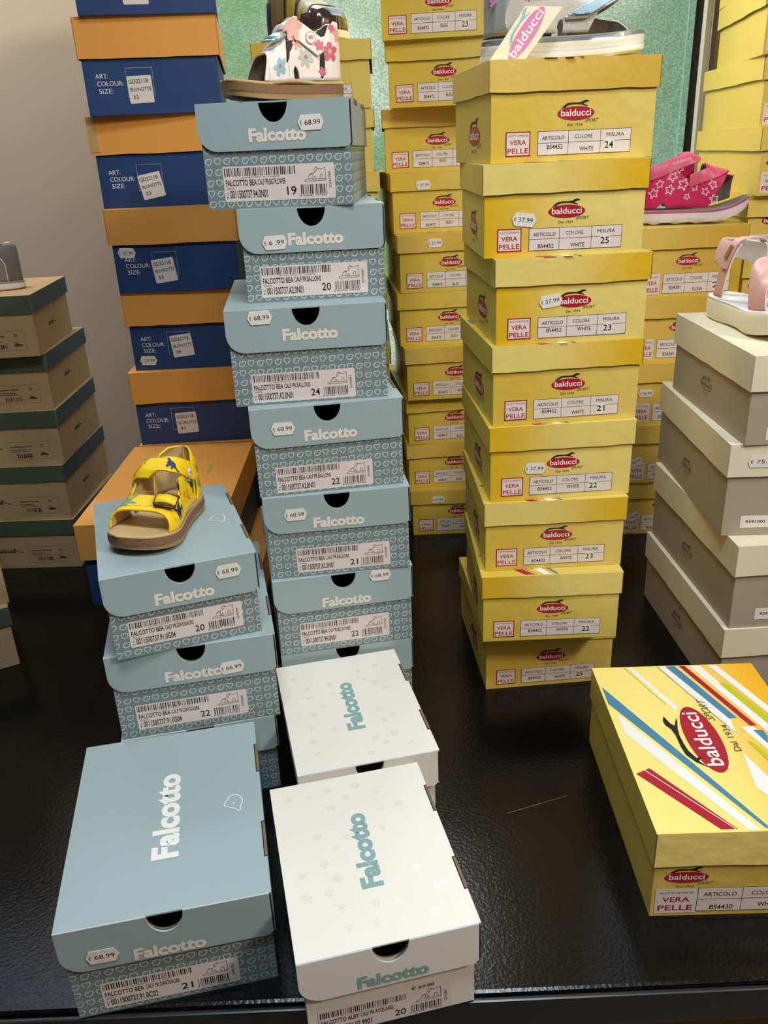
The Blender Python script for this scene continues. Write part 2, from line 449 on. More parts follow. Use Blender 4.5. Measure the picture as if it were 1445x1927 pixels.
# ------------------------------------------------------------------ where every box stands (metres; width, depth, height, lid height, overhang, x, y, z, turn, lean)
BOX = {
'Y10':('Y',0.1811,0.2163,0.1036,0.0312,0.0028,0.2184,1.1087,0.0,0.0597,0,0),
'Y11':('Y',0.1786,0.2099,0.099,0.0312,0.0028,0.215,1.0629,0.1036,-0.0051,0,0),
'Y12':('Y',0.1787,0.2055,0.0972,0.0312,0.0028,0.2168,1.0775,0.2026,0.0194,0.0,0),
'Y13':('Y',0.1788,0.2093,0.099,0.0312,0.0028,0.2193,1.0849,0.2998,0.05,0.0,0),
'Y14':('Y',0.1797,0.2022,0.0987,0.0312,0.0028,0.2198,1.0865,0.3988,0.075,0,-0.0),
'Y15':('Y',0.1782,0.201,0.0992,0.0312,0.0028,0.2233,1.0868,0.4975,0.062,0,-0.0),
'Y16':('Y',0.1808,0.2064,0.0997,0.0312,0.0028,0.2159,1.0934,0.5966,0.0151,0.0,0),
'Y17':('Y',0.1843,0.199,0.1018,0.0312,0.0028,0.2171,1.1052,0.6963,0.0945,0,0),
'F10':('F',0.1721,0.25,0.1112,0.0487,0.0028,-0.0778,1.0757,0.0,0.1706,0,-0.0),
'F11':('F',0.1759,0.25,0.1113,0.0487,0.0028,-0.0774,1.0729,0.1112,0.1718,0,0),
'F12':('F',0.1758,0.25,0.1117,0.0487,0.0028,-0.0713,1.0735,0.2226,0.1128,0,-0.0),
'F13':('F',0.1776,0.25,0.1107,0.0487,0.0028,-0.0815,1.0782,0.3342,0.1582,0.0,-0.0),
'F14':('F',0.1795,0.2537,0.1118,0.0487,0.0028,-0.0909,1.091,0.4449,0.0959,0,0),
'F15':('F',0.1614,0.25,0.1041,0.0487,0.0028,-0.0776,1.1325,0.5567,0.0803,0.0,0),
'F16':('F',0.1652,0.2466,0.1091,0.0487,0.0028,-0.0937,1.1333,0.6608,-0.0584,0.0,0),
'F20':('U',0.1708,0.232,0.1079,0.0471,0.0034,-0.25,0.9117,0.0,0.209,0,-0.0),
'F21':('U',0.1803,0.2477,0.1121,0.0471,0.0034,-0.2457,0.9191,0.1079,0.1937,0.0,0),
'F22':('U',0.1582,0.2167,0.1007,0.0471,0.0034,-0.254,0.8992,0.22,0.3172,0.0,-0.0),
'FL0':('K',0.1811,0.2458,0.1107,0.0501,0.0035,-0.2317,0.6585,0.0,0.1848,0.0,-0.0),
'V10':('V',0.1492,0.2045,0.1011,0.0477,0.005,-0.0502,0.8336,0.0,0.2101,0.0,-0.0),
'V20':('V',0.1513,0.2047,0.1009,0.0477,0.005,-0.0328,0.6065,0.0,0.2078,0.0,0),
'Z0':('Z',0.1932,0.2717,0.1104,0.0421,0.0023,0.3469,0.7363,0.0,-0.0224,0,-0.0),
'BO0':('B',0.1966,0.3239,0.1297,0.054,0.0044,-0.3202,1.5578,0.0,0.0054,0.0,0),
'BO1':('B',0.1966,0.3239,0.1297,0.054,0.0044,-0.3215,1.5587,0.1297,0.0139,0.0,0),
'BO2':('B',0.1915,0.3239,0.1285,0.054,0.0044,-0.329,1.5614,0.2593,0.0439,0.0,0),
'BO3':('B',0.1966,0.3239,0.1296,0.054,0.0044,-0.315,1.572,0.3878,0.0122,0.0,0),
'BO4':('B',0.1983,0.324,0.1297,0.054,0.0044,-0.3157,1.563,0.5174,-0.0034,0,0),
'BO5':('B',0.1966,0.324,0.133,0.054,0.0044,-0.3333,1.5937,0.6471,0.034,0,-0.0),
'BO6':('B',0.1982,0.3239,0.13,0.054,0.0044,-0.3386,1.575,0.7801,0.127,0,-0.0),
'BO7':('B',0.1971,0.3239,0.1299,0.054,0.0044,-0.3329,1.5634,0.9101,0.148,0,-0.0),
'B60':('B',0.1966,0.3239,0.1303,0.054,0.0044,-0.3261,1.2211,0.0,-0.0002,0.0,0),
'B61':('B',0.1977,0.3242,0.1285,0.054,0.0044,-0.3256,1.2212,0.1303,-0.0003,0,-0.0),
'G0':('G',0.1704,0.2372,0.1012,0.0305,0.0031,-0.6697,1.5737,0.0,-0.0349,0.0,0),
'G1':('G',0.1703,0.2395,0.1073,0.0305,0.0031,-0.6741,1.5761,0.1012,-0.0089,0,0),
'G2':('G',0.1704,0.234,0.1031,0.0305,0.0031,-0.6717,1.575,0.2086,0.0191,0,-0.0),
'G3':('G',0.1703,0.2398,0.0997,0.0305,0.0031,-0.6763,1.5883,0.3117,0.0316,0.0,0),
'G4':('G',0.1703,0.2353,0.1043,0.0305,0.0031,-0.6798,1.5615,0.4114,0.0854,0.0,-0.0),
'W0':('W',0.19,0.3046,0.1173,0.0431,0.0033,0.5362,1.0972,0.0,0.0207,0,0),
'W1':('W',0.19,0.3044,0.1218,0.0431,0.0033,0.5393,1.0971,0.1173,0.0216,0.0,0),
'W2':('W',0.19,0.2988,0.1253,0.0431,0.0033,0.5359,1.118,0.2392,-0.0441,0,0),
'W3':('W',0.19,0.273,0.1119,0.0431,0.0033,0.5424,1.101,0.3645,-0.011,0.0,-0.0),
'Y20':('R',0.18,0.2707,0.0967,0.0289,0.0043,0.1483,1.6619,0.0,-0.0048,0,0),
'Y21':('R',0.18,0.2707,0.0921,0.0289,0.0043,0.1354,1.6811,0.0967,0.057,0.0,0),
'Y22':('R',0.18,0.2707,0.094,0.0289,0.0043,0.13,1.6783,0.1889,0.1035,0.0,0),
'Y23':('R',0.18,0.2707,0.0985,0.0289,0.0043,0.1367,1.6558,0.2829,0.0545,0.0,0),
'Y24':('R',0.18,0.2707,0.0964,0.0289,0.0043,0.1261,1.6722,0.3814,0.0604,0.0,0),
'Y25':('R',0.18,0.2707,0.0993,0.0289,0.0043,0.128,1.6678,0.4778,0.0688,0.0,0),
'Y26':('R',0.18,0.2707,0.0999,0.0289,0.0043,0.1191,1.701,0.5771,0.0764,0.0,0),
'Y27':('R',0.18,0.2707,0.1014,0.0289,0.0043,0.1224,1.7156,0.677,-0.0158,0.0,0),
'Y28':('R',0.18,0.2707,0.0972,0.0289,0.0043,0.1493,1.663,0.7784,-0.1547,0.0,-0.0),
'Y29':('R',0.18,0.2707,0.0975,0.0289,0.0043,0.1361,1.6496,0.8755,-0.1209,0.0,-0.0),
'Y30':('R',0.18,0.2707,0.0974,0.0289,0.0043,-0.0633,1.6284,0.0,0,0.0,0),
'Y31':('R',0.18,0.2707,0.0974,0.0289,0.0043,-0.0633,1.6284,0.0974,0,0.0,0),
'Y32':('R',0.18,0.2707,0.0974,0.0289,0.0043,-0.0633,1.6284,0.1949,0,0.0,0),
'Y33':('R',0.18,0.2707,0.0974,0.0289,0.0043,-0.0633,1.6284,0.2923,0,0.0,-0.0),
'Y34':('R',0.18,0.2707,0.0973,0.0289,0.0043,-0.0658,1.6284,0.3897,-0.0001,0.0,0),
'Y35':('R',0.18,0.2707,0.0973,0.0289,0.0043,-0.0684,1.6284,0.487,-0.0004,0.0,0),
'Y36':('R',0.18,0.2707,0.0973,0.0289,0.0043,-0.0708,1.6283,0.5843,-0.0014,0,-0.0),
'Y37':('R',0.18,0.2707,0.0971,0.0289,0.0043,-0.0759,1.6313,0.6817,0.001,0,0),
'Y38':('R',0.18,0.2707,0.0975,0.0289,0.0043,-0.0748,1.6251,0.7787,-0.011,0.0,-0.0),
'Y40':('Q',0.191,0.3401,0.112,0.0354,0.0052,0.5436,1.6576,0.0,-0.0046,0,0),
'Y41':('Q',0.191,0.3401,0.1158,0.0354,0.0052,0.5445,1.6471,0.112,-0.0103,0.0,-0.0),
'Y42':('Q',0.191,0.3401,0.1159,0.0354,0.0052,0.5495,1.6484,0.2278,-0.0391,0,-0.0),
'Y43':('Q',0.191,0.3401,0.114,0.0354,0.0052,0.5453,1.6567,0.3437,-0.0134,0,-0.0),
'Y44':('Q',0.1919,0.3401,0.1172,0.0354,0.0052,0.5389,1.6575,0.4577,0.0267,0.0,-0.0),
'Y50':('Q',0.191,0.3401,0.1028,0.0354,0.0052,0.7549,1.7026,0.0,-0.0001,0.0,0),
'Y51':('Q',0.191,0.3401,0.1028,0.0354,0.0052,0.7549,1.7026,0.1028,-0.0002,0.0,0),
'Y52':('Q',0.191,0.3401,0.1028,0.0354,0.0052,0.7549,1.7026,0.2056,-0.0005,0.0,0),
'Y53':('Q',0.191,0.3401,0.1028,0.0354,0.0052,0.7551,1.7025,0.3084,-0.0015,0.0,0),
'Y54':('Q',0.191,0.3401,0.1028,0.0354,0.0052,0.7557,1.7021,0.4112,-0.005,0.0,0),
'Y55':('Q',0.191,0.3401,0.1028,0.0354,0.0052,0.7576,1.701,0.514,-0.0164,0,-0.0),
'Y56':('Q',0.191,0.3388,0.1069,0.0354,0.0052,0.7647,1.6791,0.6168,-0.0523,0.0,-0.0),
'Y57':('Q',0.191,0.3426,0.1082,0.0354,0.0052,0.7687,1.6964,0.7237,-0.0878,0.0,-0.0),
'Y58':('Q',0.191,0.3394,0.105,0.0354,0.0052,0.7663,1.6758,0.8319,-0.1597,0,0),
'Y59':('Q',0.191,0.34,0.1096,0.0354,0.0052,0.7658,1.6768,0.9369,-0.119,0,-0.0),
'GF0':('G',0.1690,0.2353,0.1027,.0305,.0031,-0.7103,1.1827,0.0000,0.4822,0,0),
'GF1':('G',0.1690,0.2353,0.1027,.0305,.0031,-0.7111,1.1923,0.1027,0.5094,0,0),
}
for k in (2, 3, 4): BOX['GF%d' % k] = BOX['GF1'][:6] + (-.7111 - .004 * k, 1.1923, .1027 + .1047 * (k - 1), .5094 + .02 * (k % 2), 0, 0)  # upper boxes, unseen, added to keep light off the rear kraft stack
for k, v in list(BOX.items()):      # a hair's breadth between neighbours
    dx = -.0055 if k[:2] == 'Y3' else (.004 if k[:2] == 'Y5' and int(k[2]) < 5 else 0)
    BOX[k] = v[:6] + (v[6] + dx,) + v[7:]

def new_box(key, label, group, cat='shoe box', name='shoe_box'):
    t, W, D, H, h, e, x, y, z, yaw, tr, tp = BOX[key]
    r = bpy.data.objects.new(name, None); r.empty_display_size = .05; COL.objects.link(r)
    r.location = (x, y, z); r.rotation_euler = (tp, -tr, yaw)
    tag(r, label, cat, group)
    return dict(root=r, dim=dict(W=W, D=D, H=H, h=h, e=e), key=key)

def skirt(B, p0, p1, zt, zb, th, m, rnd, wav=.0007, n=10, inner=None):
    """a thin hanging wall from p0 to p1 (outward side on the right), slightly wavy lower edge"""
    dx, dy = p1[0] - p0[0], p1[1] - p0[1]; L = sqrt(dx * dx + dy * dy); nx, ny = -dy / L * th, dx / L * th
    zs = [zb + rnd.uniform(-wav, wav) for _ in range(n + 1)]
    for k in range(n):
        a, b = k / n, (k + 1) / n
        A = (p0[0] + dx * a, p0[1] + dy * a); C = (p0[0] + dx * b, p0[1] + dy * b)
        o = [(A[0], A[1], zs[k]), (C[0], C[1], zs[k + 1]), (C[0], C[1], zt), (A[0], A[1], zt)]
        i = [(p[0] + nx, p[1] + ny, p[2]) for p in o]
        B.poly(o, m); B.poly(i[::-1], inner or m); B.poly([o[1], o[0], i[0], i[1]], inner or m)
        if k == 0: B.poly([o[0], o[3], i[3], i[0]], inner or m)
        if k == n - 1: B.poly([o[2], o[1], i[1], i[2]], inner or m)

def lidded(box, bm, lm, side=None, lside=None, top=None, inner='raw_board', seed=0):
    d = box['dim']; W, D, H, h, e = (d[k] for k in ('W', 'D', 'H', 'h', 'e')); rnd = random.Random(box['key'])
    B = MB(); s = side or bm
    B.box(-W/2, W/2, -D/2, D/2, 0, H - .002, bm, [bm, bm, bm, s, s, s])
    B.build('body', box['root'], bevel=.0006)
    L = MB(); x, y = W/2 + e, D/2 + e; t = .0011
    ls = lside or lm
    L.box(-x, x, -y, y, H - t, H, lm, [inner, top or lm, lm, ls, ls, ls])
    for a, b, m in (((-x, -y), (x, -y), lm), ((x, -y), (x, y), ls), ((x, y), (-x, y), ls), ((-x, y), (-x, -y), ls)):
        skirt(L, a, b, H - t, H - h, t, m, rnd, inner=inner)
    return L.build('lid', box['root'])

def halfround(r, depth, zt, n=14):
    return [(-r * cos(pi * k / n), zt - depth * sin(pi * k / n)) for k in range(n + 1)]

def hinged(box, bf, bs, lm, slots=True):
    """one-piece corrugated box: rounded front flap with a thumb notch"""
    d = box['dim']; W, D, H, h, e = (d[k] for k in ('W', 'D', 'H', 'h', 'e'))
    t = .0016; r = .0160; zt = H - .003
    B = MB()
    P = [(-W/2, 0), (W/2, 0), (W/2, zt)] + [(a, b) for a, b in reversed(halfround(r, .0185, zt))] + [(-W/2, zt)]
    B.prism(P, -D/2, -D/2 + t, bf, 'raw_board')
    B.box(-W/2, -W/2 + t, -D/2 + t, D/2, 0, zt, bs); B.box(W/2 - t, W/2, -D/2 + t, D/2, 0, zt, bs)
    B.box(-W/2 + t, W/2 - t, D/2 - t, D/2, 0, zt, bf); B.box(-W/2 + t, W/2 - t, -D/2 + t, D/2 - t, 0, t, 'grey_board')
    B.build('body', box['root'])
    L = MB(); x = W/2 + e; y = D/2 + e; R = .021
    L.box(-x, x, -y + t, y, H - t, H, lm)
    L.box(-x, x, -y, -y + t, H - t + .0002, H, lm) if False else None
    c = [(-x + R - R * cos(a), H - h + R - R * sin(a)) for a in [pi / 2 * k / 8 for k in range(8, -1, -1)]]
    c = [(-x + R + R * cos(a), H - h + R + R * sin(a)) for a in [pi + pi / 2 * k / 8 for k in range(9)]]
    xr = x - .0022
    F = c + [(xr - .004, H - h), (xr, H - h + .004), (xr, H)] + list(reversed(halfround(r, .0212, H))) + [(-x, H)]
    L.prism(F, -y, -y + t, lm, 'board_edge')
    L.box(-x, -x + t, -y + t + .001, y - t, H - h * .45, H - t, lm)
    L.box(x - t, x, -y + .0028, y - t, H - h * .98, H - t, lm)
    L.box(-x, x, y - t, y, H - h, H - t, lm)
    lid = L.build('lid', box['root'])
    if slots:
        for a, b in ((.69, .31), (-.29, -.67)):
            S = MB(); x1 = x + .0003; ya, yb = b * D/2, a * D/2
            S.box(x1 - .0034, x1, ya, yb, H - .005, H + .0003, 'hole_shade')  # dark block painted as the shade inside the slot
            S.box(x1 - .0024, x1 + .0001, ya + .001, yb - .001, H - .0044, H + .0004, 'raw_board')
            S.build('slot', lid)
    S = MB(); S.box(xr + .0002, x - .0006, -y + .0006, -y + .004, H - h + .004, H - .003, 'hole_shade')  # dark strip painted as the shade between front and side flap
    S.build('corner_gap_shade', lid)
    return lid

GOLD = ['gold_a', 'gold_b', 'gold_c', 'gold_d']
# ------------------------------------------------------------------ room
def struct(name, B, bevel=0):
    o = B.build(name, bevel=bevel); o['kind'] = 'structure'; return o
YB = 1.96; TZ = 2.25; FZ = -0.75; XL, XR = -2.3, 2.1; YF = -2.6
def wall_mat():
    return mat('wall_paint', rgb(206, 194, 178), 0.85, bump=.15, bscale=300)
wall_mat()
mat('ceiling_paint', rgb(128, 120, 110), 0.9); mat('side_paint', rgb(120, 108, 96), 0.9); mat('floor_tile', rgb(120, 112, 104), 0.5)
mat('frame_white', rgb(238, 236, 226), 0.35); mat('seal_black', rgb(16, 18, 20), 0.5)
WX0, WX1, WZ0, WZ1 = -0.40, 0.70, 0.12, 1.70
B = MB()
B.box(XL, WX0, YB, YB + .1, FZ, TZ, 'wall_paint'); B.box(WX1 + .03, XR, YB, YB + .1, FZ, TZ, 'wall_paint')
B.box(WX0, WX1 + .03, YB, YB + .1, FZ, WZ0, 'wall_paint'); B.box(WX0, WX1 + .03, YB, YB + .1, WZ1, TZ, 'wall_paint')
struct('wall_back', B)
B = MB(); B.box(XL - .1, XL, YF, YB + .1, FZ, TZ, 'side_paint'); struct('wall_left', B)
B = MB(); B.box(XR, XR + .1, YF, YB + .1, FZ, TZ, 'side_paint'); struct('wall_right', B)
B = MB(); B.box(XL - .1, XR + .1, YF - .1, YF, FZ, TZ, 'side_paint'); struct('wall_front', B)
B = MB(); B.box(XL - .1, XR + .1, YF - .1, YB + .1, TZ, TZ + .1, 'ceiling_paint'); struct('ceiling', B)
B = MB(); B.box(XL - .1, XR + .1, YF - .1, YB + .1, FZ - .1, FZ, 'floor_tile'); struct('floor', B)

def glass_mat():
    """obscured glass with daylight behind it"""
    m = bpy.data.materials.new('frosted_glass'); m.use_nodes = True; nt = m.node_tree; b = nt.nodes['Principled BSDF']
    tc = nt.nodes.new('ShaderNodeTexCoord')
    n1 = nt.nodes.new('ShaderNodeTexNoise'); n1.inputs['Scale'].default_value = 3.2; n1.inputs['Detail'].default_value = 3
    nt.links.new(tc.outputs['Object'], n1.inputs['Vector'])
    cr = nt.nodes.new('ShaderNodeValToRGB'); e = cr.color_ramp.elements
    e[0].position = .36; e[0].color = rgb(96, 150, 96); e[1].position = .66; e[1].color = rgb(206, 222, 208)
    k = e.new(.5); k.color = rgb(128, 170, 142)
    nt.links.new(n1.outputs['Fac'], cr.inputs[0])
    sp = nt.nodes.new('ShaderNodeSeparateXYZ'); nt.links.new(tc.outputs['Object'], sp.inputs[0])
    mr = nt.nodes.new('ShaderNodeMapRange'); mr.inputs['From Min'].default_value = .1; mr.inputs['From Max'].default_value = .45
    nt.links.new(sp.outputs[0], mr.inputs['Value'])
    mx = nt.nodes.new('ShaderNodeMix'); mx.data_type = 'RGBA'; mx.inputs[7].default_value = rgb(112, 152, 138)
    f = mathn(nt, 'MULTIPLY', mr.outputs[0], .72); nt.links.new(f, mx.inputs[0]); nt.links.new(cr.outputs[0], mx.inputs[6])
    v = nt.nodes.new('ShaderNodeTexNoise'); v.inputs['Scale'].default_value = 260; v.inputs['Detail'].default_value = 2
    nt.links.new(tc.outputs['Object'], v.inputs['Vector'])
    mr2 = nt.nodes.new('ShaderNodeMapRange'); mr2.inputs['From Min'].default_value = .3; mr2.inputs['From Max'].default_value = .75
    mr2.inputs['To Min'].default_value = .62; mr2.inputs['To Max'].default_value = 1.75
    nt.links.new(v.outputs['Fac'], mr2.inputs['Value'])
    hi = nt.nodes.new('ShaderNodeMapRange'); hi.inputs['From Min'].default_value = 1.05; hi.inputs['From Max'].default_value = 1.4
    nt.links.new(sp.outputs[2], hi.inputs['Value'])
    mw = nt.nodes.new('ShaderNodeMix'); mw.data_type = 'RGBA'; mw.inputs[7].default_value = (.72, .86, 1.0, 1)
    nt.links.new(hi.outputs[0], mw.inputs[0]); nt.links.new(mx.outputs[2], mw.inputs[6])
    nt.links.new(mw.outputs[2], b.inputs['Emission Color'])
    up = nt.nodes.new('ShaderNodeMapRange'); up.inputs['From Min'].default_value = 1.0; up.inputs['From Max'].default_value = 1.35
    up.inputs['To Min'].default_value = .62; up.inputs['To Max'].default_value = 2.2
    nt.links.new(sp.outputs[2], up.inputs['Value'])
    nt.links.new(mathn(nt, 'MULTIPLY', mr2.outputs[0], up.outputs[0]), b.inputs['Emission Strength'])
    b.inputs['Base Color'].default_value = rgb(120, 140, 130); b.inputs['Roughness'].default_value = .25
    bp = nt.nodes.new('ShaderNodeBump'); bp.inputs['Strength'].default_value = .6; bp.inputs['Distance'].default_value = .002
    nt.links.new(v.outputs['Fac'], bp.inputs['Height']); nt.links.new(bp.outputs['Normal'], b.inputs['Normal'])
    MATS['frosted_glass'] = m
glass_mat()
W1 = bpy.data.objects.new('window_1', None); COL.objects.link(W1); W1['kind'] = 'structure'
B = MB(); B.box(WX0 + .01, WX1 - .03, YB + .012, YB + .02, WZ0 + .01, WZ1 - .01, 'frosted_glass'); B.build('pane', W1)
B = MB(); B.box(WX1 - .016, WX1, YB + .006, YB + .03, WZ0, WZ1, 'seal_black'); B.box(WX0, WX0 + .02, YB + .006, YB + .03, WZ0, WZ1, 'seal_black')
B.build('seal', W1)
B = MB(); B.box(WX1, WX1 + .014, YB - .012, YB + .03, WZ0 - .02, WZ1 + .02, 'frame_white')
B.box(WX0 - .02, WX0, YB - .012, YB + .03, WZ0 - .02, WZ1 + .02, 'frame_white')
B.box(WX0, WX1, YB - .012, YB + .03, WZ1, WZ1 + .02, 'frame_white'); B.box(WX0, WX1, YB - .012, YB + .03, WZ0 - .02, WZ0, 'frame_white')
B.build('window_frame', W1, bevel=.002)
B = MB(); B.box(WX1 - .0295, WX1 - .0165, YB + .004, YB + .022, WZ0, WZ1, 'frosted_glass'); B.build('glass_edge', W1)
# added glowing strip high out of view, for cool glare on the table
mat('glow_strip', (0.62, 0.78, 1.0, 1), 0.4, emit=4.5)
W2 = bpy.data.objects.new('added_glow_strip', None); COL.objects.link(W2); W2['kind'] = 'structure'
B = MB(); B.box(-1.7, .66, YB - .008, YB, 1.80, 2.12, 'glow_strip'); B.build('pane', W2)  # glowing sheet of the added strip, not a real pane
B = MB()
for q in ((-1.72, -1.7, 1.78, 2.14), (.66, .68, 1.78, 2.14), (-1.7, .66, 1.78, 1.80), (-1.7, .66, 2.12, 2.14)):
    B.box(q[0], q[1], YB - .02, YB, q[2], q[3], 'frame_white')
B.build('window_frame', W2)  # trim around the added strip, no window behind it

# table
def table_mat():
    m = mat('table_black', rgb(6, 6, 8), 0.3, spec=.32)
    nt = m.node_tree; b = nt.nodes['Principled BSDF']
    tc = nt.nodes.new('ShaderNodeTexCoord')
    n = nt.nodes.new('ShaderNodeTexNoise'); n.inputs['Scale'].default_value = 260; n.inputs['Detail'].default_value = 5
    n2 = nt.nodes.new('ShaderNodeTexNoise'); n2.inputs['Scale'].default_value = 9
    nt.links.new(tc.outputs['Object'], n.inputs['Vector']); nt.links.new(tc.outputs['Object'], n2.inputs['Vector'])
    bp = nt.nodes.new('ShaderNodeBump'); bp.inputs['Strength'].default_value = .5; bp.inputs['Distance'].default_value = .0006
    nt.links.new(n.outputs['Fac'], bp.inputs['Height']); nt.links.new(bp.outputs['Normal'], b.inputs['Normal'])
    mr = nt.nodes.new('ShaderNodeMapRange'); mr.inputs['To Min'].default_value = .13; mr.inputs['To Max'].default_value = .24
    nt.links.new(n2.outputs['Fac'], mr.inputs['Value']); nt.links.new(mr.outputs[0], b.inputs['Roughness'])
table_mat()
mat('table_edge', rgb(34, 33, 33), .3)
T = bpy.data.objects.new('display_table', None); COL.objects.link(T); T.location = (0, .5255, FZ)
tag(T, 'long black display table carrying all the stacked shoe boxes', 'table')
B = MB(); B.box(-1.35, 1.35, .002, 1.36, -FZ - .04, -FZ, 'table_black'); B.build('tabletop', T, bevel=.004)
B = MB(); B.box(-1.35, 1.35, -.0045, .0015, -FZ - .042, -FZ - .003, 'table_edge'); B.build('edge_strip', T, bevel=.002)
for x in (-1.28, 1.28):
    for y in (.08, 1.28):
        B = MB(); B.box(x - .03, x + .03, y - .03, y + .03, 0, -FZ - .04, 'table_edge'); B.build('leg', T)
B = Sheet()
for a, b in (((.128, .752), (.203, .776)), ((-.4545, .667), (-.4420, .671))):
    B.line([(a[0], a[1] - .5255), (b[0], b[1] - .5255)], .0006, 'ink_grey', 1)
B.build('scratch', T, (0, 0, -FZ + .0001))
# carton under the table
mat('carton', rgb(190, 146, 92), .75, noise=.05, scale=200)
for nm, x, w, lab in (('cardboard_carton', .46, .56, 'brown cardboard carton under the table edge at the right, taped'),
                      ('cardboard_carton', -.16, .5, 'brown cardboard carton under the table edge, left of the taped one')):
    C = bpy.data.objects.new(nm, None); COL.objects.link(C); C.location = (x, .80, FZ); tag(C, lab, 'carton', 'cartons stored under the table')
    B = MB(); B.box(-w/2, w/2, -.24, .2, 0, .60, 'carton'); B.build('body', C, bevel=.003)
    B = MB(); B.box(-.05, .04, -.2408, .16, .15, .6008, 'clear_tape'); B.build('tape', C)

# ------------------------------------------------------------------ light blue hinged boxes
def blue(key, label, group, lab=None, text=None, price=None, dx=0.0, lid='blue_lid', bf='pattern_front', bs='pattern_side', brand='print_brand', cut='BEA'):
    b = new_box(key, label, group); hinged(b, bf, bs, lid)
    if text: stick('brand_lettering', cached(('brand', brand), lambda: m_brand(.0635, brand)), b, 'LID', text[0] / 1e3, text[1] / 1e3)
    if price: stick('price_tag', cached(('price', price[0]), lambda: m_price(price[0])), b, 'LID', price[1] / 1e3, price[2] / 1e3, price[3], 'white price sticker')
    if lab:
        x0, x1, z0, z1, nm, col, code, size, lot = lab[:9]; pr = lab[9] if len(lab) > 9 else None
        w, h = (x1 - x0) / 1e3, (z1 - z0) / 1e3
        stick('size_label', m_label(w, h, nm, col, code, size, lot, cut, pr), b, 'FRONT', x0 / 1e3, z0 / 1e3, 0, 'pale printed size label')
    return b
BAL, FLO, DIN = 'BEA PR.BALLONS', 'BEA PR.BIG FLOWER', 'BEA PR.DINOSAURS'
CB, CF, CD = '0011500737.A2.0N01', '0011500737.94.0N01', '0011500737.91.0G04'
G1 = 'light blue shoe boxes in the tall centre stack'
T1 = 'light blue shoe box in the tall centre stack, '
blue('F16', 'light blue shoe box labelled size 19, topmost, under the white flower sandal', G1, (-63, 63, 8, 45, FLO, 'WHITE', CF, '19', '22/47789'), (2.6, -34), ('68.99', 40.3, -22.9, .02))
blue('F15', T1 + 'size 20, second from top', G1, (-64, 61, 5.5, 41, BAL, 'WHITE', CB, '20', '22/50081'), (3.2, -35), (' 6 .99', -43.9, -37, .03))
blue('F14', T1 + 'size 24, third from top', G1, (-69.5, 52, 3, 37.5, BAL, 'WHITE', CB, '24', '22/50083'), (3.1, -31), ('68.99', -52.5, -9, .03))
blue('F13', T1 + 'size 22, fourth from top', G1, (-67.5, 51, 3.5, 36.5, BAL, 'WHITE', CB, '22', '22/50086'), (2.4, -37), ('68.99', -53.8, -25, -.02))
blue('F12', T1 + 'size 21, fifth from top', G1, (-55.5, 63, 6, 39.2, BAL, 'WHITE', CB, '21', '22/50088'), (.8, -38), ('68.99', -52.1, -24, .02))
blue('F11', T1 + 'price sticker on its top edge', G1, (-61, 57, 10.5, 45, FLO, 'WHITE', CF, '22', '22/47780'), (2.4, -39), ('68.99', 47.7, -8.2, .0))
blue('F10', T1 + 'lowest, behind the cream box', G1)
G2 = 'light blue shoe boxes in the short left stack'
blue('F22', 'light blue shoe box labelled size 20 with the yellow sandal on it', G2, (-63, 60, 12, 44, DIN, 'YELLOW', CD, '20', '22/42704'), (1.0, -35.5), ('68.99', 49.8, -15.9, .0))
blue('F21', 'light blue shoe box labelled size 22, directly under the box with the yellow sandal', G2, (-71, 54, 10, 43.5, DIN, 'YELLOW', CD, '22', '22/39043'), (-.8, -36), ('66.99', 41.7, -34.3, .05))
blue('F20', 'light blue shoe box at the foot of the short left stack, mostly hidden', G2)
k = blue('FL0', 'light blue shoe box labelled size 21 lying alone at the front left of the table', None, (-67, 56, 6, 38, DIN, 'NAVY', '0011500737.91.0C02', '21', '22/42702'), (0, -42), ('68.99', -57.7, -34.6, -.02))
stick('brand_lettering', cached(('brand', 'print_white_top'), lambda: m_brand(.119, 'print_white')), k, 'TOP', .0, -.003, pi / 2)
stick('bird_print', cached('bird', lambda: m_bird(.021)), k, 'TOP', .0665, -.0015, pi * .5 + .1)
k = [o for o in COL.objects if o.get('label', '').startswith('light blue shoe box labelled size 20 with the yellow')][0]
stick('bird_print', cached('bird', None), dict(root=k, dim=dict(W=0, D=0, e=0, H=BOX['F22'][3])), 'TOP', .0583, -.001, pi * .5 + .1)
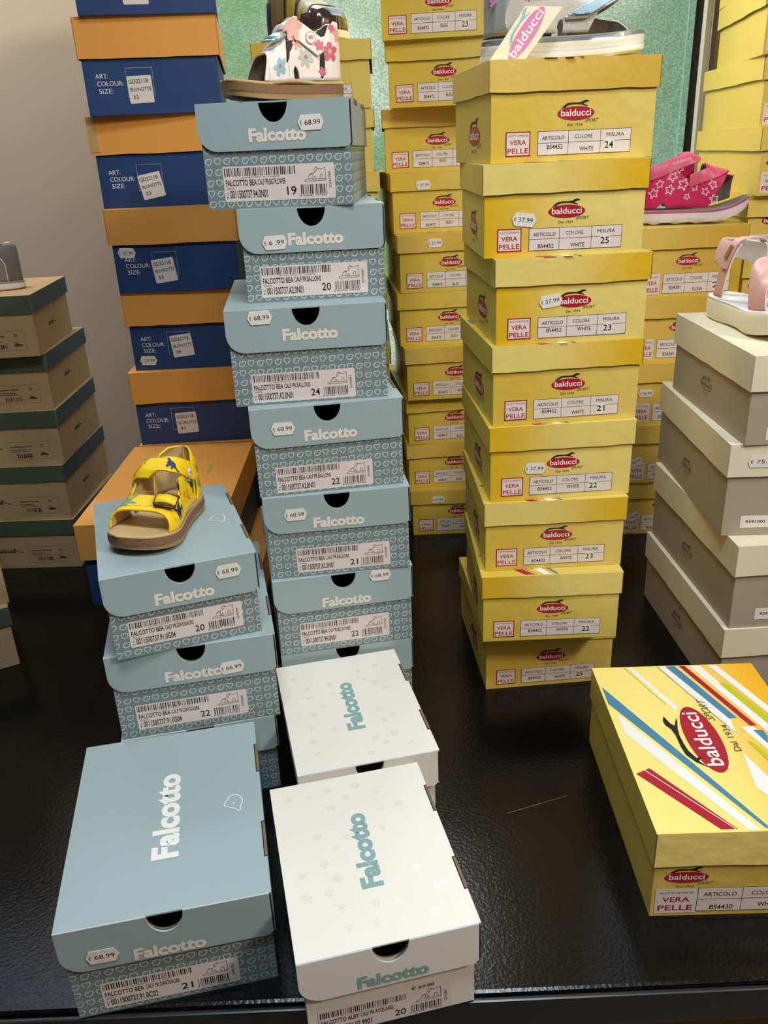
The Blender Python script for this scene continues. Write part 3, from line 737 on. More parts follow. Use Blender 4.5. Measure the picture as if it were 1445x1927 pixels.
# white boxes
def emboss(b, seed):
    r = random.Random(seed); d = b['dim']
    S = Sheet()
    done = []
    for k in range(60):
        x, y = r.uniform(-.42, .42) * d['W'], r.uniform(-.45, .45) * d['D']
        if (abs(x) < .014 and abs(y) < .06) or any(abs(x - a) + abs(y - b) < .021 for a, b in done): continue
        done.append((x, y)); w = r.uniform(.004, .0062); n = r.choice((3, 5, 6, 7)); t0 = r.uniform(0, 6)
        S.fill([(x + w * (1 if q % 2 else .62) * cos(t0 + q * pi / n), y + w * (1 if q % 2 else .62) * sin(t0 + q * pi / n)) for q in range(2 * n)], 'white_emboss', 0)
    o = stick('embossed_icons', S.build_mesh('embossed_icons'), b, 'TOP', 0, 0, lift=-.0001); o['kind'] = 'stuff'
for key, lab, lb, tx in (('V10', 'cream white shoe box lying between the tall light blue stack and the front white box', None, None),
                     ('V20', 'white shoe box labelled size 20 lying at the front edge of the table', (-67, 54, .8, 32, 'ALBY PR ACQUAREL', 'MULTI', '0012010901.02.9901', '20', '22/42807', '69.00'), (1, -38))):
    b = blue(key, lab, 'white shoe boxes lying in the front row', lb, tx, None, lid='white_board', bf='white_board', bs='white_board', brand='print_teal')
    stick('brand_lettering', cached(('brandtop', 'teal'), lambda: m_brand(.0945, 'print_teal')), b, 'TOP', -.0005, .002, pi / 2)
    emboss(b, key)

# ------------------------------------------------------------------ golden boxes
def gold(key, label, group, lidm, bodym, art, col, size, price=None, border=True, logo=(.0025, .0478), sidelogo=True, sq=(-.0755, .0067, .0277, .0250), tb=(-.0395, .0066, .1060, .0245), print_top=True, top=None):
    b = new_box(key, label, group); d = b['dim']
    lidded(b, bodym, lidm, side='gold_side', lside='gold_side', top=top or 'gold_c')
    w = .0415 if d['W'] < .188 else .043
    stick('logo', cached(('logo', w), lambda: m_logo(w)), b, 'FRONT', logo[0], logo[1], 0, 'red oval logo with leaping dog')
    stick('quality_label', cached(('q', border, sq[2], sq[3]), lambda: m_quality(sq[2], sq[3], border)), b, 'FRONT', sq[0], sq[1], 0, 'pink square leather label')
    stick('size_table', m_table(tb[2], tb[3], art, col, size, key), b, 'FRONT', tb[0], tb[1], 0, 'printed table of article, colour and size')
    if sidelogo: stick('logo', cached(('logo', .062), lambda: m_logo(.062)), b, 'LEFT', -.015, .030, 0, 'side logo')
    if price: stick('price_tag', cached(('price2', price[0]), lambda: m_price(price[0], .0275, .0145)), b, price[1], price[2] / 1e3, price[3] / 1e3, price[4], 'white price sticker')
    if print_top: stick('stripe_print', cached('stripes', m_stripes), b, 'TOP', 0, 0)
    return b

def m_stripes(sx=.93, sy=.775, logo=False):
    S = Sheet()
    A = dict(print_blue=[[(-96, 98), (-96, 64.6), (5.4, -134.5), (9.5, -134.5)], [(-8.3, 136.5), (3.5, 136.5), (40.8, 31.9), (31.9, 30.4)], [(50.2, 9.2), (60.6, 8.7), (61.9, -1.1), (56.8, -13.5)]],
             print_white=[[(-90.9, 47.0), (-90.4, 9.2), (-11.5, -136), (-1, -136)], [(-55.6, 136), (-50, 136), (-18.4, 53.5), (-23.4, 48.1)],
                          [(-17.4, 136.5), (-8.4, 136.5), (31.8, 30.4), (32.3, 29.1), (29.2, -1.0), (22.2, 24.1)], [(22.1, 136), (34, 136), (46.2, 97.8), (71.4, 22.0), (64.5, 5.2)],
                          [(44.8, 136), (54.8, 136), (86, 46), (80, 34)], [(38.7, 15.4), (52.1, 16.2), (58.8, -8.6), (52.8, -23.2)], [(24.6, -25.7), (35.8, -64.6), (24.9, -91.3), (17.8, -80.4)],
                          [(44, -50), (58, -90), (48, -112), (34, -84)], [(70, -10), (88, -60), (82, -75), (66, -28)]],
             print_red=[[(-96, -54.9), (-80.1, -47.1), (-21.5, -134.5), (-37, -134.5)], [(8.5, 136.5), (15.8, 136.5), (57.1, 17.3), (50.0, 17.0)]],
             print_lime=[[(44.4, 97.9), (53.1, 97.4), (82, 15), (76, 3)], [(36.6, -8.9), (41.6, -10.4), (52, -36), (47, -46)], [(-60, 136.5), (-59, 136.5), (-30, 60), (-31, 60)]])
    for m, L in A.items():
        for P in L:
            ar = sum(P[i][0] * P[(i + 1) % len(P)][1] - P[(i + 1) % len(P)][0] * P[i][1] for i in range(len(P)))
            if ar < 0: P = P[::-1]
            S.fill([(x * sx / 1e3, y * sy / 1e3) for x, y in P], m, {'print_white': 1, 'print_blue': 2, 'print_red': 2, 'print_lime': 3}[m])
    S.line([(-.0862 * sx, -.0497 * sy), (-.0234 * sx, -.1345 * sy)], .0009, 'print_white', 4)
    S.line([(-.0185 * sx, .1365 * sy), (.0300 * sx, .0040 * sy)], .0006, 'print_red', 4)
    if logo: logo_into(S, -.0085, -.0015, .111, rot=pi / 2)
    return S.build_mesh('stripe_print')

GY = 'golden shoe boxes in the tall right centre stack'
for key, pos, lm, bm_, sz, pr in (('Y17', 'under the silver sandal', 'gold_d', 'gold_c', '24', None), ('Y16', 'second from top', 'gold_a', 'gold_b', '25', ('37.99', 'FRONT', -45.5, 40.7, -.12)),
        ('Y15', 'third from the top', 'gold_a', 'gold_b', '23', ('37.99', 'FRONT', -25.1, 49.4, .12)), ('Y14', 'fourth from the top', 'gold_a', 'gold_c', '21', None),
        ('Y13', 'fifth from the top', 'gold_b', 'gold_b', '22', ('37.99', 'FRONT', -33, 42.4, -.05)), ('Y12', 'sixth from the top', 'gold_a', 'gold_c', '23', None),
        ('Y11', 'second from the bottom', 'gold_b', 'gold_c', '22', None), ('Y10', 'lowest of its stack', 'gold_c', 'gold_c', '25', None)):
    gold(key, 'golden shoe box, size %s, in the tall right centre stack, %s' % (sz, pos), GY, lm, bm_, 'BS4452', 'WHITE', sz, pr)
GB = 'golden shoe boxes marked bleu in the rear centre stack'
ORD = ['lowest', 'second from the bottom', 'third from the bottom', 'fourth from the bottom', 'fifth from the bottom', 'sixth from the bottom', 'seventh from the bottom', 'eighth from the bottom', 'ninth from the bottom', 'topmost']
pr = {6: ('37.99', 'LID', -35.9, -20, 0.02), 5: ('37.99', 'LID', -27.4, -14.3, 0.0), 0: ('37.99', 'LID', -39.4, -19, 0)}
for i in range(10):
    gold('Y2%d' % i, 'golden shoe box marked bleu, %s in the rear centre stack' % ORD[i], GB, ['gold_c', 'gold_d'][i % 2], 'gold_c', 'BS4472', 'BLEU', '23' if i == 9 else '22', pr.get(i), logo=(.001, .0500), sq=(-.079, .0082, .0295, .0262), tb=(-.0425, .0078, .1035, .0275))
GC = 'golden shoe boxes behind the light blue stack'
for i in range(9):
    lab = ('golden shoe box under the olive shoe, against the glass' if i == 8 else 'golden shoe box behind the light blue stack, %s under the olive shoe' % {7: 'second', 6: 'third', 5: 'fourth', 4: 'fifth', 3: 'sixth', 2: 'seventh', 1: 'eighth', 0: 'ninth'}[i])
    gold('Y3%d' % i, lab, GC, 'gold_c', 'gold_c', 'BS4470', 'VERDE', None, logo=(.001, .0500), sidelogo=False, sq=(-.079, .0082, .0295, .0262), tb=(-.0425, .0078, .1035, .0275))
GD = 'golden shoe boxes marked fuxia under the pink star sandal'
pr = {2: ('36.99', 'FRONT', -54.2, 59.8, 0), 1: ('36.99', 'FRONT', -63.9, 43.2, .42), 0: ('36.99', 'FRONT', -55.7, 37.9, .5)}
for i in range(5):
    gold('Y4%d' % i, 'golden shoe box, %s of the stack under the pink star sandal' % (['lowest', 'second from the bottom', 'middle one', 'second from the top', 'topmost'][i]), GD, 'gold_d', 'gold_d', 'BS4381', 'FUXIA', '2', pr.get(i), border=False, logo=(.0013, .0605), sidelogo=False, sq=(-.0745, .0060, .0290, .0350), tb=(-.0400, .0068, .1180, .0335))
GE = 'plain sided yellow shoe boxes in the stack at the right edge'
for i in range(10):
    gold('Y5%d' % i, 'yellow shoe box at the right edge beside the glass, %s' % ORD[i], GE, 'gold_side', 'gold_d', 'BS4430', 'WHITE', '2', None, border=False, logo=(-.0641, .0525) if i % 2 == 0 else (-.0500, .0605), sidelogo=False, sq=(-.0915, .0050, .0410, .0330), tb=(-.0500, .0060, .135, .0330))
z = gold('Z0', 'large yellow shoe box with striped top and big oval logo, front right', None, 'gold_flat', 'gold_d', 'BS4430', 'WHITE', '39', None, border=False, logo=(-.0642, .0520), sidelogo=False, sq=(-.0925, .0045, .0410, .0325), tb=(-.0512, .0062, .135, .0315), print_top=False, top='gold_flat')
stick('stripe_print', m_stripes(1, 1, True), z, 'TOP', 0, 0, 0, 'diagonal stripes and big oval logo')

# ------------------------------------------------------------------ blue boxes with orange lids
def m_sticker(size, q):
    S = Sheet(); S.fill(rrect(-.0180, -.0185, .0180, .0185, .002), 'paper', 3)
    S.text('GD22118', -.0160, .0085, .0290, 'ink', h=.0058, lay=5, bold=.012); S.text('BLUNOTTE', -.0150, -.0020, .0310, 'ink', h=.0052, lay=5, bold=.01)
    S.text(size, -.0125, -.0125, .0082, 'ink', h=.0055, lay=5, bold=.01); return S.build_mesh('article_sticker')
def m_art():
    S = Sheet()
    S.text('ART:', .000, .000, .0185, 'print_white', h=.0068); S.text('COLOUR:', .001, -.0100, .0385, 'print_white', h=.0068); S.text('SIZE:', .0025, -.0200, .0205, 'print_white', h=.0068)
    x0, y0, x1, y1 = .0445, -.0255, .0832, .0128; r = .0016
    k = x0
    while k < x1: S.rect(k, y1, k + .0011, y1 + .0005, 'print_white'); S.rect(k, y0, k + .0011, y0 + .0005, 'print_white'); k += .0021
    k = y0
    while k < y1: S.rect(x0, k, x0 + .0005, k + .0011, 'print_white'); S.rect(x1, k, x1 + .0005, k + .0011, 'print_white'); k += .0021
    return S.build_mesh('printed_text')
GO = 'blue shoe boxes with orange lids in the rear left stack'
for i in range(8):
    lab = 'blue shoe box with orange lid, rear left stack, %s' % ({7: 'topmost and cut by the frame', 6: 'size 32 sticker, second from top', 5: 'glossy torn tape on its lid', 4: 'price sticker above its printed captions', 3: 'price sticker under its printed captions', 2: 'size 31 sticker, lowest in view', 1: 'just below the lowest visible', 0: 'hidden on the table'}[i])
    b = new_box('BO%d' % i, lab, GO); lidded(b, 'navy_body', 'orange_lid', inner='orange_lid')
    if i > 1:
        stick('printed_text', cached('art', m_art), b, 'FRONT', -.0825, .0500, 0, 'white printed article, colour and size captions')
        sx, sz, r_ = {7: (-15, 31, 0), 6: (-19.3, 34.1, .03), 5: (-17.9, 31.7, .17), 4: (-20.8, 34.5, .12), 3: (-14.3, 39.8, .10), 2: (-13, 36.5, .04)}[i]
        s = {7: '30', 6: '32', 5: '33', 4: '33', 3: '34', 2: '31'}[i]
        stick('article_sticker', cached(('st', s), lambda: m_sticker(s, 0)), b, 'FRONT', sx / 1e3, sz / 1e3, r_, 'white sticker with article, colour and size', lift=.0002)
    if i == 4: stick('price_tag', cached(('price', '23.99'), lambda: m_price('23.99')), b, 'FRONT', -.0772, .0635, -.04, 'white price sticker')
    if i == 3: stick('price_tag', cached(('price', '23.99'), lambda: m_price('23.99')), b, 'FRONT', -.0742, .0167, -.03, 'white price sticker')
    if i == 5:
        B = MB(); d = b['dim']; x = -d['W'] / 2 - d['e']; y = -d['D'] / 2 - d['e']
        B.box(x - .0012, x + .014, y - .0012, y + .03, d['H'] - .050, d['H'] + .0006, 'clear_tape'); B.build('clear_tape', b['root'])
BOX['B60'] = BOX['B60'][:6] + (BOX['B60'][6] + .030,) + BOX['B60'][7:]
for key, lab in (('B61', 'blue shoe box with broad orange lid directly behind the yellow sandal'), ('B60', 'blue shoe box with orange lid underneath the one behind the yellow sandal')):
    b = new_box(key, lab, 'blue shoe boxes with orange lids behind the yellow sandal'); lidded(b, 'navy_body', 'orange_lid', inner='orange_lid')
    if key == 'B61':
        S = Sheet()
        for k in range(7): S.fill([(.03, .026 + k * .006), (.036, .028 + k * .006), (.036, .031 + k * .006), (.03, .029 + k * .006)], 'print_lime', 2)
        stick('side_print', S.build_mesh('side_print'), b, 'TOP', .018, -.01)

# ------------------------------------------------------------------ kraft boxes with green lids
def m_kraft(size):
    S = Sheet(); w, h = .078, .034
    S.frame(0, 0, w, h, .0003, 'ink_grey', 1)
    r = random.Random(size)
    for k, (a, y) in enumerate(((.55, .024), (.42, .019), (.5, .0155))):
        x = .006
        while x < a * w: q = r.uniform(.0008, .003); S.rect(x, y, x + q, y + (.0022 if k == 0 else .0012), 'ink_soft', 1); x += q + .0006
    bars(S, .016, .0035, .030, .008, 30, size, 1)
    S.text(size, .060, .0235, .0062, 'ink', h=.0050)
    S.fill([(.058, .009), (.062, .013), (.068, .0115), (.073, .009), (.073, .0075), (.058, .0075)], 'ink_soft', 1); S.line([(.058, .014), (.064, .0145)], .0006, 'ink_soft', 1)
    return S.build_mesh('size_label')
def m_mark(w):
    """dark hand-drawn style mark: a block of short strokes ending in a long swash"""
    S = Sheet(); r = random.Random(4)
    for k in range(9):
        x = -.5 * w + k * .075 * w; S.rect(x, -.05 * w, x + .055 * w, (.06 if k not in (2, 8) else .12) * w, 'ink_soft', 1)
    S.line([(-.5 * w, -.045 * w), (.18 * w, -.045 * w)], .02 * w, 'ink_soft', 1)
    S.line([(.1 * w, .15 * w), (.22 * w, .02 * w), (.36 * w, -.03 * w), (.5 * w, -.04 * w)], .035 * w, 'ink_soft', 2)
    return S.build_mesh('brand_mark')
def kraft(key, lab, grp, size, mark=True):
    b = new_box(key, lab, grp); d = b['dim']
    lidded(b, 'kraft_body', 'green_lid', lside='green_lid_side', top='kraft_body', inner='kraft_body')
    stick('size_label', cached(('kr', size), lambda: m_kraft(size)), b, 'FRONT', d['W'] / 2 - .098, .012, 0, 'kraft size label')
    stick('brand_mark', cached(('mark',), lambda: m_mark(.046)), b, 'RIGHT', -.01, .040)
    if mark: stick('brand_mark', cached(('mark',), None), b, 'FRONT', -.045, .036)
for i in range(5):
    kraft('G%d' % i, 'kraft shoe box with green lid in the rear left stack, %s' % ['lowest', 'second from the bottom', 'labelled 27 in the middle', 'labelled 22', 'topmost, under the grey shoe'][i], 'kraft shoe boxes with green lids in the rear left stack', ['21', '26', '27', '22', '20'][i], i < 3)
for i in range(5):
    kraft('GF%d' % i, 'kraft shoe box with green lid at the left picture edge, %s' % ['on the table', 'second from the table', 'third, unseen, added for shade', 'fourth, unseen, added for shade', 'topmost'][i], 'kraft shoe boxes at the left picture edge', '27', False)

# ------------------------------------------------------------------ taupe boxes with cream lids
def m_emblem(w):
    S = Sheet(); logo_into(S, 0, 0, w, txt='emboss_dark', dog='emboss_dark', sport=False, dal=True, outline='emboss_dark'); return S.build_mesh('logo')
def m_num(s):
    S = Sheet(); S.fill(rrect(0, 0, .040, .0170, .0015), 'paper', 3); S.text(s, .0065, .0068, .0255, 'ink', h=.0038, lay=5, bold=.02); return S.build_mesh('number_label')
for i in range(4):
    b = new_box('W%d' % i, 'taupe shoe box with cream lid, right stack, %s' % ['lowest, behind the striped box', 'second from the bottom', 'with a price sticker on its lid', 'topmost, under the light pink sandal'][i], 'taupe shoe boxes with cream lids in the right stack')
    lidded(b, 'taupe_body', 'cream_lid', inner='cream_lid')
    stick('logo', cached('emblem', lambda: m_emblem(.042)), b, 'LEFT', .0065, .036 + .001 * i, 0, 'dark outlined oval logo')
    if i == 2:
        stick('price_tag', cached(('price', '75.99'), lambda: m_price('75.99', .040, .0155)), b, 'LID', -.055, -.0224, -.0, 'white price sticker')
        stick('number_label', m_num('9391002'), b, 'FRONT', -.0725, .0110, 0)
    if i == 1: stick('number_label', m_num('9293004'), b, 'FRONT', -.0630, .0120, 0)
    if i == 3: stick('number_label', m_num('9391001'), b, 'FRONT', -.0705, .0060, 0)

# ------------------------------------------------------------------ shoes
def lerp_tab(tab, t):
    for k in range(len(tab) - 1):
        (a, u), (b, v) = tab[k], tab[k + 1]
        if t <= b:
            q = max(0, (t - a) / (b - a)); q = q * q * (3 - 2 * q); return u + (v - u) * q
    return tab[-1][1]
WTAB = [(0, 0), (.008, .22), (.03, .42), (.07, .58), (.13, .68), (.22, .73), (.38, .74), (.52, .80), (.64, .92), (.74, 1.0), (.83, .98), (.90, .86), (.95, .68), (.985, .40), (1, 0)]
HTAB = [(0, .46), (.1, .47), (.25, .46), (.38, .455), (.5, .37), (.6, .285), (.7, .235), (.8, .19), (.9, .14), (1, .08)]
def width_at(tab, t):
    for k in range(len(tab) - 1):
        (a, u), (b, v) = tab[k], tab[k + 1]
        if t <= b:
            q = (t - a) / (b - a)
            if k == 0 : return v * sqrt(max(0, q))
            if k == len(tab) - 2: return u * sqrt(max(0, 1 - q))
            return u + (v - u) * q
    return 0
class Last:
    """foot shape: x from heel (0) to toe (L), y sideways, z up from the sole top"""
    def __init__(s, L, W, sole, spring=.06, bend=.05, htab=HTAB, ey=.45):
        s.L, s.W, s.sole, s.spring, s.bend, s.htab, s.ey = L, W, sole, spring, bend, htab, ey
    def lift(s, t): return s.spring * s.L * max(0, (t - .62) / .38) ** 2
    def mid(s, t): return s.bend * s.L * sin(pi * max(0, t - .25)) * .5
    def P(s, t, a, grow=0.0):
        w = s.W / 2 * width_at(WTAB, t) * .97 + grow
        H = lerp_tab(s.htab, t) * s.L + grow
        c, n = cos(a), sin(a)
        y = w * (1 if c > 0 else -1) * abs(c) ** s.ey
        z = H * max(0, n) ** .8
        return Vector((s.L * (.012 + t * .972), s.mid(t) + y, s.sole + s.lift(t) + z))
    def N(s, t, a):
        e = 1e-3
        t0, t1 = max(0.001, t - e), min(.999, t + e); a0, a1 = max(0.01, a - e * 3), min(pi - .01, a + e * 3)
        n = (s.P(t1, a) - s.P(t0, a)).cross(s.P(t, a1) - s.P(t, a0))
        if n.length < 1e-12: return Vector((0, 0, 1))
        n.normalize()
        c = Vector((s.L * .45, s.mid(.5), s.sole + .2 * s.L))
        q = s.P(t, a) - Vector((min(max(s.P(t, a).x, .15 * s.L), .85 * s.L), s.mid(t), s.sole))
        return n if n.dot(q) >= 0 else -n

def clip_patch(B, pts, vals, nu, nv, m):
    """keep the part of a (nu x nv) grid where vals > 0, cutting cells along the zero line"""
    idx = {}; base = len(B.v)
    def vert(key, p):
        if key not in idx: idx[key] = len(B.v); B.v.append(tuple(p))
        return idx[key]
    for i in range(nu - 1):
        for j in range(nv - 1):
            q = [(i, j), (i + 1, j), (i + 1, j + 1), (i, j + 1)]
            if all(vals[a][b] <= 0 for a, b in q): continue
            out = []
            for k in range(4):
                A, C = q[k], q[(k + 1) % 4]; fa, fc = vals[A[0]][A[1]], vals[C[0]][C[1]]
                if fa > 0: out.append(vert(A, pts[A[0]][A[1]]))
                if (fa > 0) != (fc > 0):
                    s = fa / (fa - fc); s = min(.98, max(.02, s)); key = (min(A, C), max(A, C))
                    if A > C: s2 = 1 - s; P0, P1 = pts[C[0]][C[1]], pts[A[0]][A[1]]
                    else: s2 = s; P0, P1 = pts[A[0]][A[1]], pts[C[0]][C[1]]
                    out.append(vert(key, P0 + (P1 - P0) * s2))
            if len(out) >= 3: B.f.append(tuple(out)); B.m.append(m); B.s.append(True)

def shell(last, name, parent, field, mout, min_, mrim=None, thick=.0016, grow=0.0, nt=110, na=72, t0=0.0, t1=1.0):
    """a piece of the upper: the part of the foot surface where field(t, h, side, a) > 0"""
    pts, vals = [], []
    for i in range(nt):
        tau = i / (nt - 1); t = t0 + (t1 - t0) * (.5 - .5 * cos(pi * tau)) if t0 == 0 and t1 == 1 else t0 + (t1 - t0) * tau
        t = min(.9995, max(.0005, t)); row, rv = [], []
        for j in range(na):
            a = .02 + (pi - .04) * j / (na - 1)
            p = last.P(t, a, grow); row.append(p)
            h = (p.z - last.sole - last.lift(t)) / last.L
            rv.append(field(t, h, 1 if cos(a) > 0 else -1, a))
        pts.append(row); vals.append(rv)
    B = MB(); clip_patch(B, pts, vals, nt, na, mout)
    if not B.f: return None
    # orient outward
    f = B.f[len(B.f) // 2]; c = sum((Vector(B.v[k]) for k in f), Vector()) / len(f)
    n = (Vector(B.v[f[1]]) - Vector(B.v[f[0]])).cross(Vector(B.v[f[2]]) - Vector(B.v[f[1]]))
    if n.dot(c - Vector((last.L * .45, 0, last.sole))) < 0: B.f = [q[::-1] for q in B.f]
    o = B.build(name, parent)
    for mm in (min_, mrim or mout):
        o.data.materials.append(MATS[mm])
    s = o.modifiers.new('thickness', 'SOLIDIFY'); s.thickness = thick; s.offset = -1; s.material_offset = 1; s.material_offset_rim = 2; s.use_even_offset = False
    return o

def print_on(last, parent, items, name, off=.0004, n=22):
    """flat printed shapes laid on the upper: items (t, a, size, rot, f2(u, v), mat)"""
    B = MB()
    for t, a, size, rot, f2, m in items:
        e = 1e-3
        dt = (last.P(t + e, a) - last.P(t - e, a)).length / (2 * e); da = (last.P(t, a + e) - last.P(t, a - e)).length / (2 * e)
        pts, vals = [], []; c, s = cos(rot), sin(rot)
        for i in range(n):
            row, rv = [], []
            for j in range(n):
                u, v = -1 + 2 * i / (n - 1), -1 + 2 * j / (n - 1)
                tt = min(.998, max(.002, t + size * (u * c - v * s) / dt)); aa = min(pi - .02, max(.02, a + size * (u * s + v * c) / da))
                row.append(last.P(tt, aa) + last.N(tt, aa) * off); rv.append(f2(u, v))
            pts.append(row); vals.append(rv)
        clip_patch(B, pts, vals, n, n, m)
    return B.build(name, parent)

def stitches(last, parent, paths, m, off=.0007, w=.00035):
    B = MB()
    for path in paths:
        for k in range(0, len(path) - 1):
            (t0, a0), (t1, a1) = path[k], path[k + 1]
            L = (last.P(t1, a1) - last.P(t0, a0)).length; n = max(1, int(L / .0026))
            for q in range(n):
                s0, s1 = q / n, (q + .55) / n
                A = last.P(t0 + (t1 - t0) * s0, a0 + (a1 - a0) * s0); C = last.P(t0 + (t1 - t0) * s1, a0 + (a1 - a0) * s1)
                nn = last.N(t0 + (t1 - t0) * s0, a0 + (a1 - a0) * s0); A += nn * off; C += nn * off
                d = (C - A).normalized().cross(nn) * w
                B.poly([A - d, C - d, C + d, A + d], m)
    return B.build('stitching', parent)

def outline(last, grow=0.0, n=64):
    P = []
    for k in range(n):
        th = 2 * pi * k / n; t = .5 - .5 * cos(th) ; sg = 1 if k < n / 2 else -1
        w = last.W / 2 * width_at(WTAB, min(.9999, max(.0001, t)))
        x = last.L * t; y = sg * w
        d = Vector((x - last.L * .5, y)); 
        g = 1 + grow / max(.01, d.length)
        P.append((last.L * .5 + d.x * g, y * g + last.mid(t), t))
    return P
def sole(last, name, parent, levels, mats, top_mat, scallop=0.0, ns=26, wave=None):
    """levels: list of (z, grow); mats: one per band"""
    B = MB(); rings = []
    n = 72
    for li, (z, g) in enumerate(levels):
        ring = []
        for k, (x, y, t) in enumerate(outline(last, g, n)):
            zz = z + last.lift(t) * (1 if li else 1)
            if li == 0 and scallop: zz += scallop * (.5 + .5 * sin(t * ns * 2 * pi)) 
            if wave and li == wave[0]: zz += wave[1] * sin(t * wave[2] * pi)
            ring.append((x, y, zz))
        rings.append(ring)
    for li in range(len(rings) - 1):
        for k in range(n):
            j = (k + 1) % n
            B.poly([rings[li][j], rings[li][k], rings[li + 1][k], rings[li + 1][j]][::1], mats[li], True)
    def cap(ring, m, flip):
        for k in range(n // 2):
            a, b = k, (k + 1); c, d = (n - k) % n, (n - k - 1) % n
            q = [ring[a], ring[b], ring[d], ring[c]]
            if a == c: q = [ring[a], ring[b], ring[d]]
            if b == d: q = [ring[a], ring[b], ring[c]]
            B.poly(q[::-1] if flip else q, m, True)
    cap(rings[0], mats[0], True); cap(rings[-1], top_mat, False)
    o = B.build(name, parent)
    bm = bmesh.new(); bm.from_mesh(o.data); bmesh.ops.remove_doubles(bm, verts=bm.verts, dist=1e-6)
    bmesh.ops.recalc_face_normals(bm, faces=bm.faces); bm.to_mesh(o.data); bm.free()
    m = o.modifiers.new('edge', 'EDGE_SPLIT'); m.split_angle = radians(40)
    return o
def footbed(last, parent, m, z):
    """slightly dished insole"""
    B = MB(); n = 40; rows = []
    for i in range(n):
        t = .012 + .976 * i / (n - 1); w = last.W / 2 * width_at(WTAB, t) * .96; row = []
        for j in range(13):
            v = -1 + j / 6; row.append((last.L * t, last.mid(t) + v * w, z + last.lift(t) + .0035 * v * v * (1 - .6 * t) - .001 + .003 * max(0, sin(pi * (t - .3) / .4)) * (.3 < t < .7) * (v > 0) * v))
        rows.append(row)
    for i in range(n - 1):
        for j in range(12): B.poly([rows[i][j], rows[i + 1][j], rows[i + 1][j + 1], rows[i][j + 1]], m, True)
    o = B.build('footbed', parent)
    bm = bmesh.new(); bm.from_mesh(o.data); bmesh.ops.remove_doubles(bm, verts=bm.verts, dist=1e-6); bm.to_mesh(o.data); bm.free()
    s = o.modifiers.new('thickness', 'SOLIDIFY'); s.thickness = .003; s.offset = -1
    return o

def shoe_root(name, label, cat, heel, toe, z, pitch=0.0, roll=0.0):
    r = bpy.data.objects.new(name, None); COL.objects.link(r)
    r.location = (heel[0], heel[1], z + .0004)
    r.rotation_euler = (roll, -pitch, math.atan2(toe[1] - heel[1], toe[0] - heel[0]))
    tag(r, label, cat); return r

def petal_flower(n, inner, petal):
    def f(u, v):
        r = sqrt(u * u + v * v); th = math.atan2(v, u)
        return inner + petal * abs(cos(n * th / 2)) ** .7 - r
    return f
def star_line(rot=0, w=.13):
    def f(u, v):
        r = sqrt(u * u + v * v); th = math.atan2(v, u) + rot
        k = (th / (2 * pi / 5)) % 1.0; q = abs(k - .5) * 2
        R = .36 + .44 * q ** 1.3
        return w - abs(r - R)
    return f
def disc(r): return lambda u, v: r - sqrt(u * u + v * v)
def dino(u, v):
    """small long-necked animal shape"""
    f = .30 - sqrt((u / 1.5) ** 2 + (v / 1.0) ** 2)
    f = max(f, .10 - sqrt((u - .62) ** 2 + (v - .52) ** 2)); f = max(f, min(.12 - abs(v - .5 * (u - .1) * 1.6), u - .15, .68 - u))
    f = max(f, min(.10 - abs(v + .1 + .25 * (u + .3)), -u - .2, u + .95))
    f = max(f, min(.10 - abs(u - .22), -v, v + .55)); f = max(f, min(.10 - abs(u + .2), -v, v + .55))
    return f
def ring(r, w): return lambda u, v: w - abs(sqrt(u * u + v * v) - r)
def hole(t, h, tc, hc, a, b, k=0.0):
    tt = t - tc - k * (h - hc); return (sqrt((tt / a) ** 2 + ((h - hc) / b) ** 2) - 1) * min(a, b)

mat('yellow_leather', rgb(250, 206, 10), .42, spec=.5, bump=.1, bscale=500)
mat('lining_tan', rgb(206, 176, 122), .85, noise=.08, scale=90)
mat('suede_bed', rgb(200, 168, 116), .9, noise=.12, scale=60)
mat('cork', rgb(128, 92, 62), .85, noise=.5, scale=700)
mat('sole_tan', rgb(168, 132, 86), .6)
mat('sole_dark', rgb(92, 70, 50), .6)
mat('bronze', rgb(78, 62, 48), .3, metal=.8)
mat('dino_grey', rgb(140, 158, 120), .5); mat('dino_navy', rgb(30, 50, 90), .5); mat('orange_print', rgb(240, 150, 50), .5)
mat('white_leather', rgb(240, 228, 216), .4); mat('salmon', rgb(232, 168, 148), .45); mat('rose', rgb(214, 98, 118), .45)
mat('flower_blue', rgb(150, 184, 196), .45); mat('flower_grey', rgb(196, 196, 180), .45)
mat('silver', rgb(205, 208, 205), .28, metal=.55); mat('silver_strap', rgb(186, 214, 226), .3, metal=.4)
mat('dark_lining', rgb(92, 82, 72), .8)
mat('silver_leather', rgb(206, 200, 188), .32, metal=.12, bump=.2, bscale=300)
mat('glitter', rgb(160, 164, 164), .35, metal=.4, noise=.5, scale=1500)
mat('mauve', rgb(176, 136, 142), .45); mat('light_blue_mesh', rgb(176, 206, 226), .5, noise=.35, scale=900)
mat('sole_white', rgb(236, 230, 210), .5); mat('sole_cool', rgb(214, 206, 212), .5)
mat('fuchsia', rgb(196, 22, 92), .5); mat('fuchsia_strap', rgb(212, 84, 116), .4); mat('fuchsia_rand', rgb(170, 70, 120), .5)
mat('star_white', rgb(238, 200, 215), .5); mat('grey_lining', rgb(150, 142, 132), .85); mat('grey_dark', rgb(100, 96, 94), .8)
mat('pale_pink', rgb(222, 172, 164), .42); mat('pale_lining', rgb(226, 218, 212), .7); mat('cream_sole', rgb(232, 222, 196), .55); mat('white_bed', rgb(232, 230, 234), .6)
mat('gold_glitter', rgb(170, 150, 100), .3, metal=.6, noise=.5, scale=1200)
mat('grey_suede', rgb(132, 122, 116), .85, noise=.1); mat('grey_suede2', rgb(108, 104, 100), .85); mat('piping', rgb(232, 222, 206), .6)
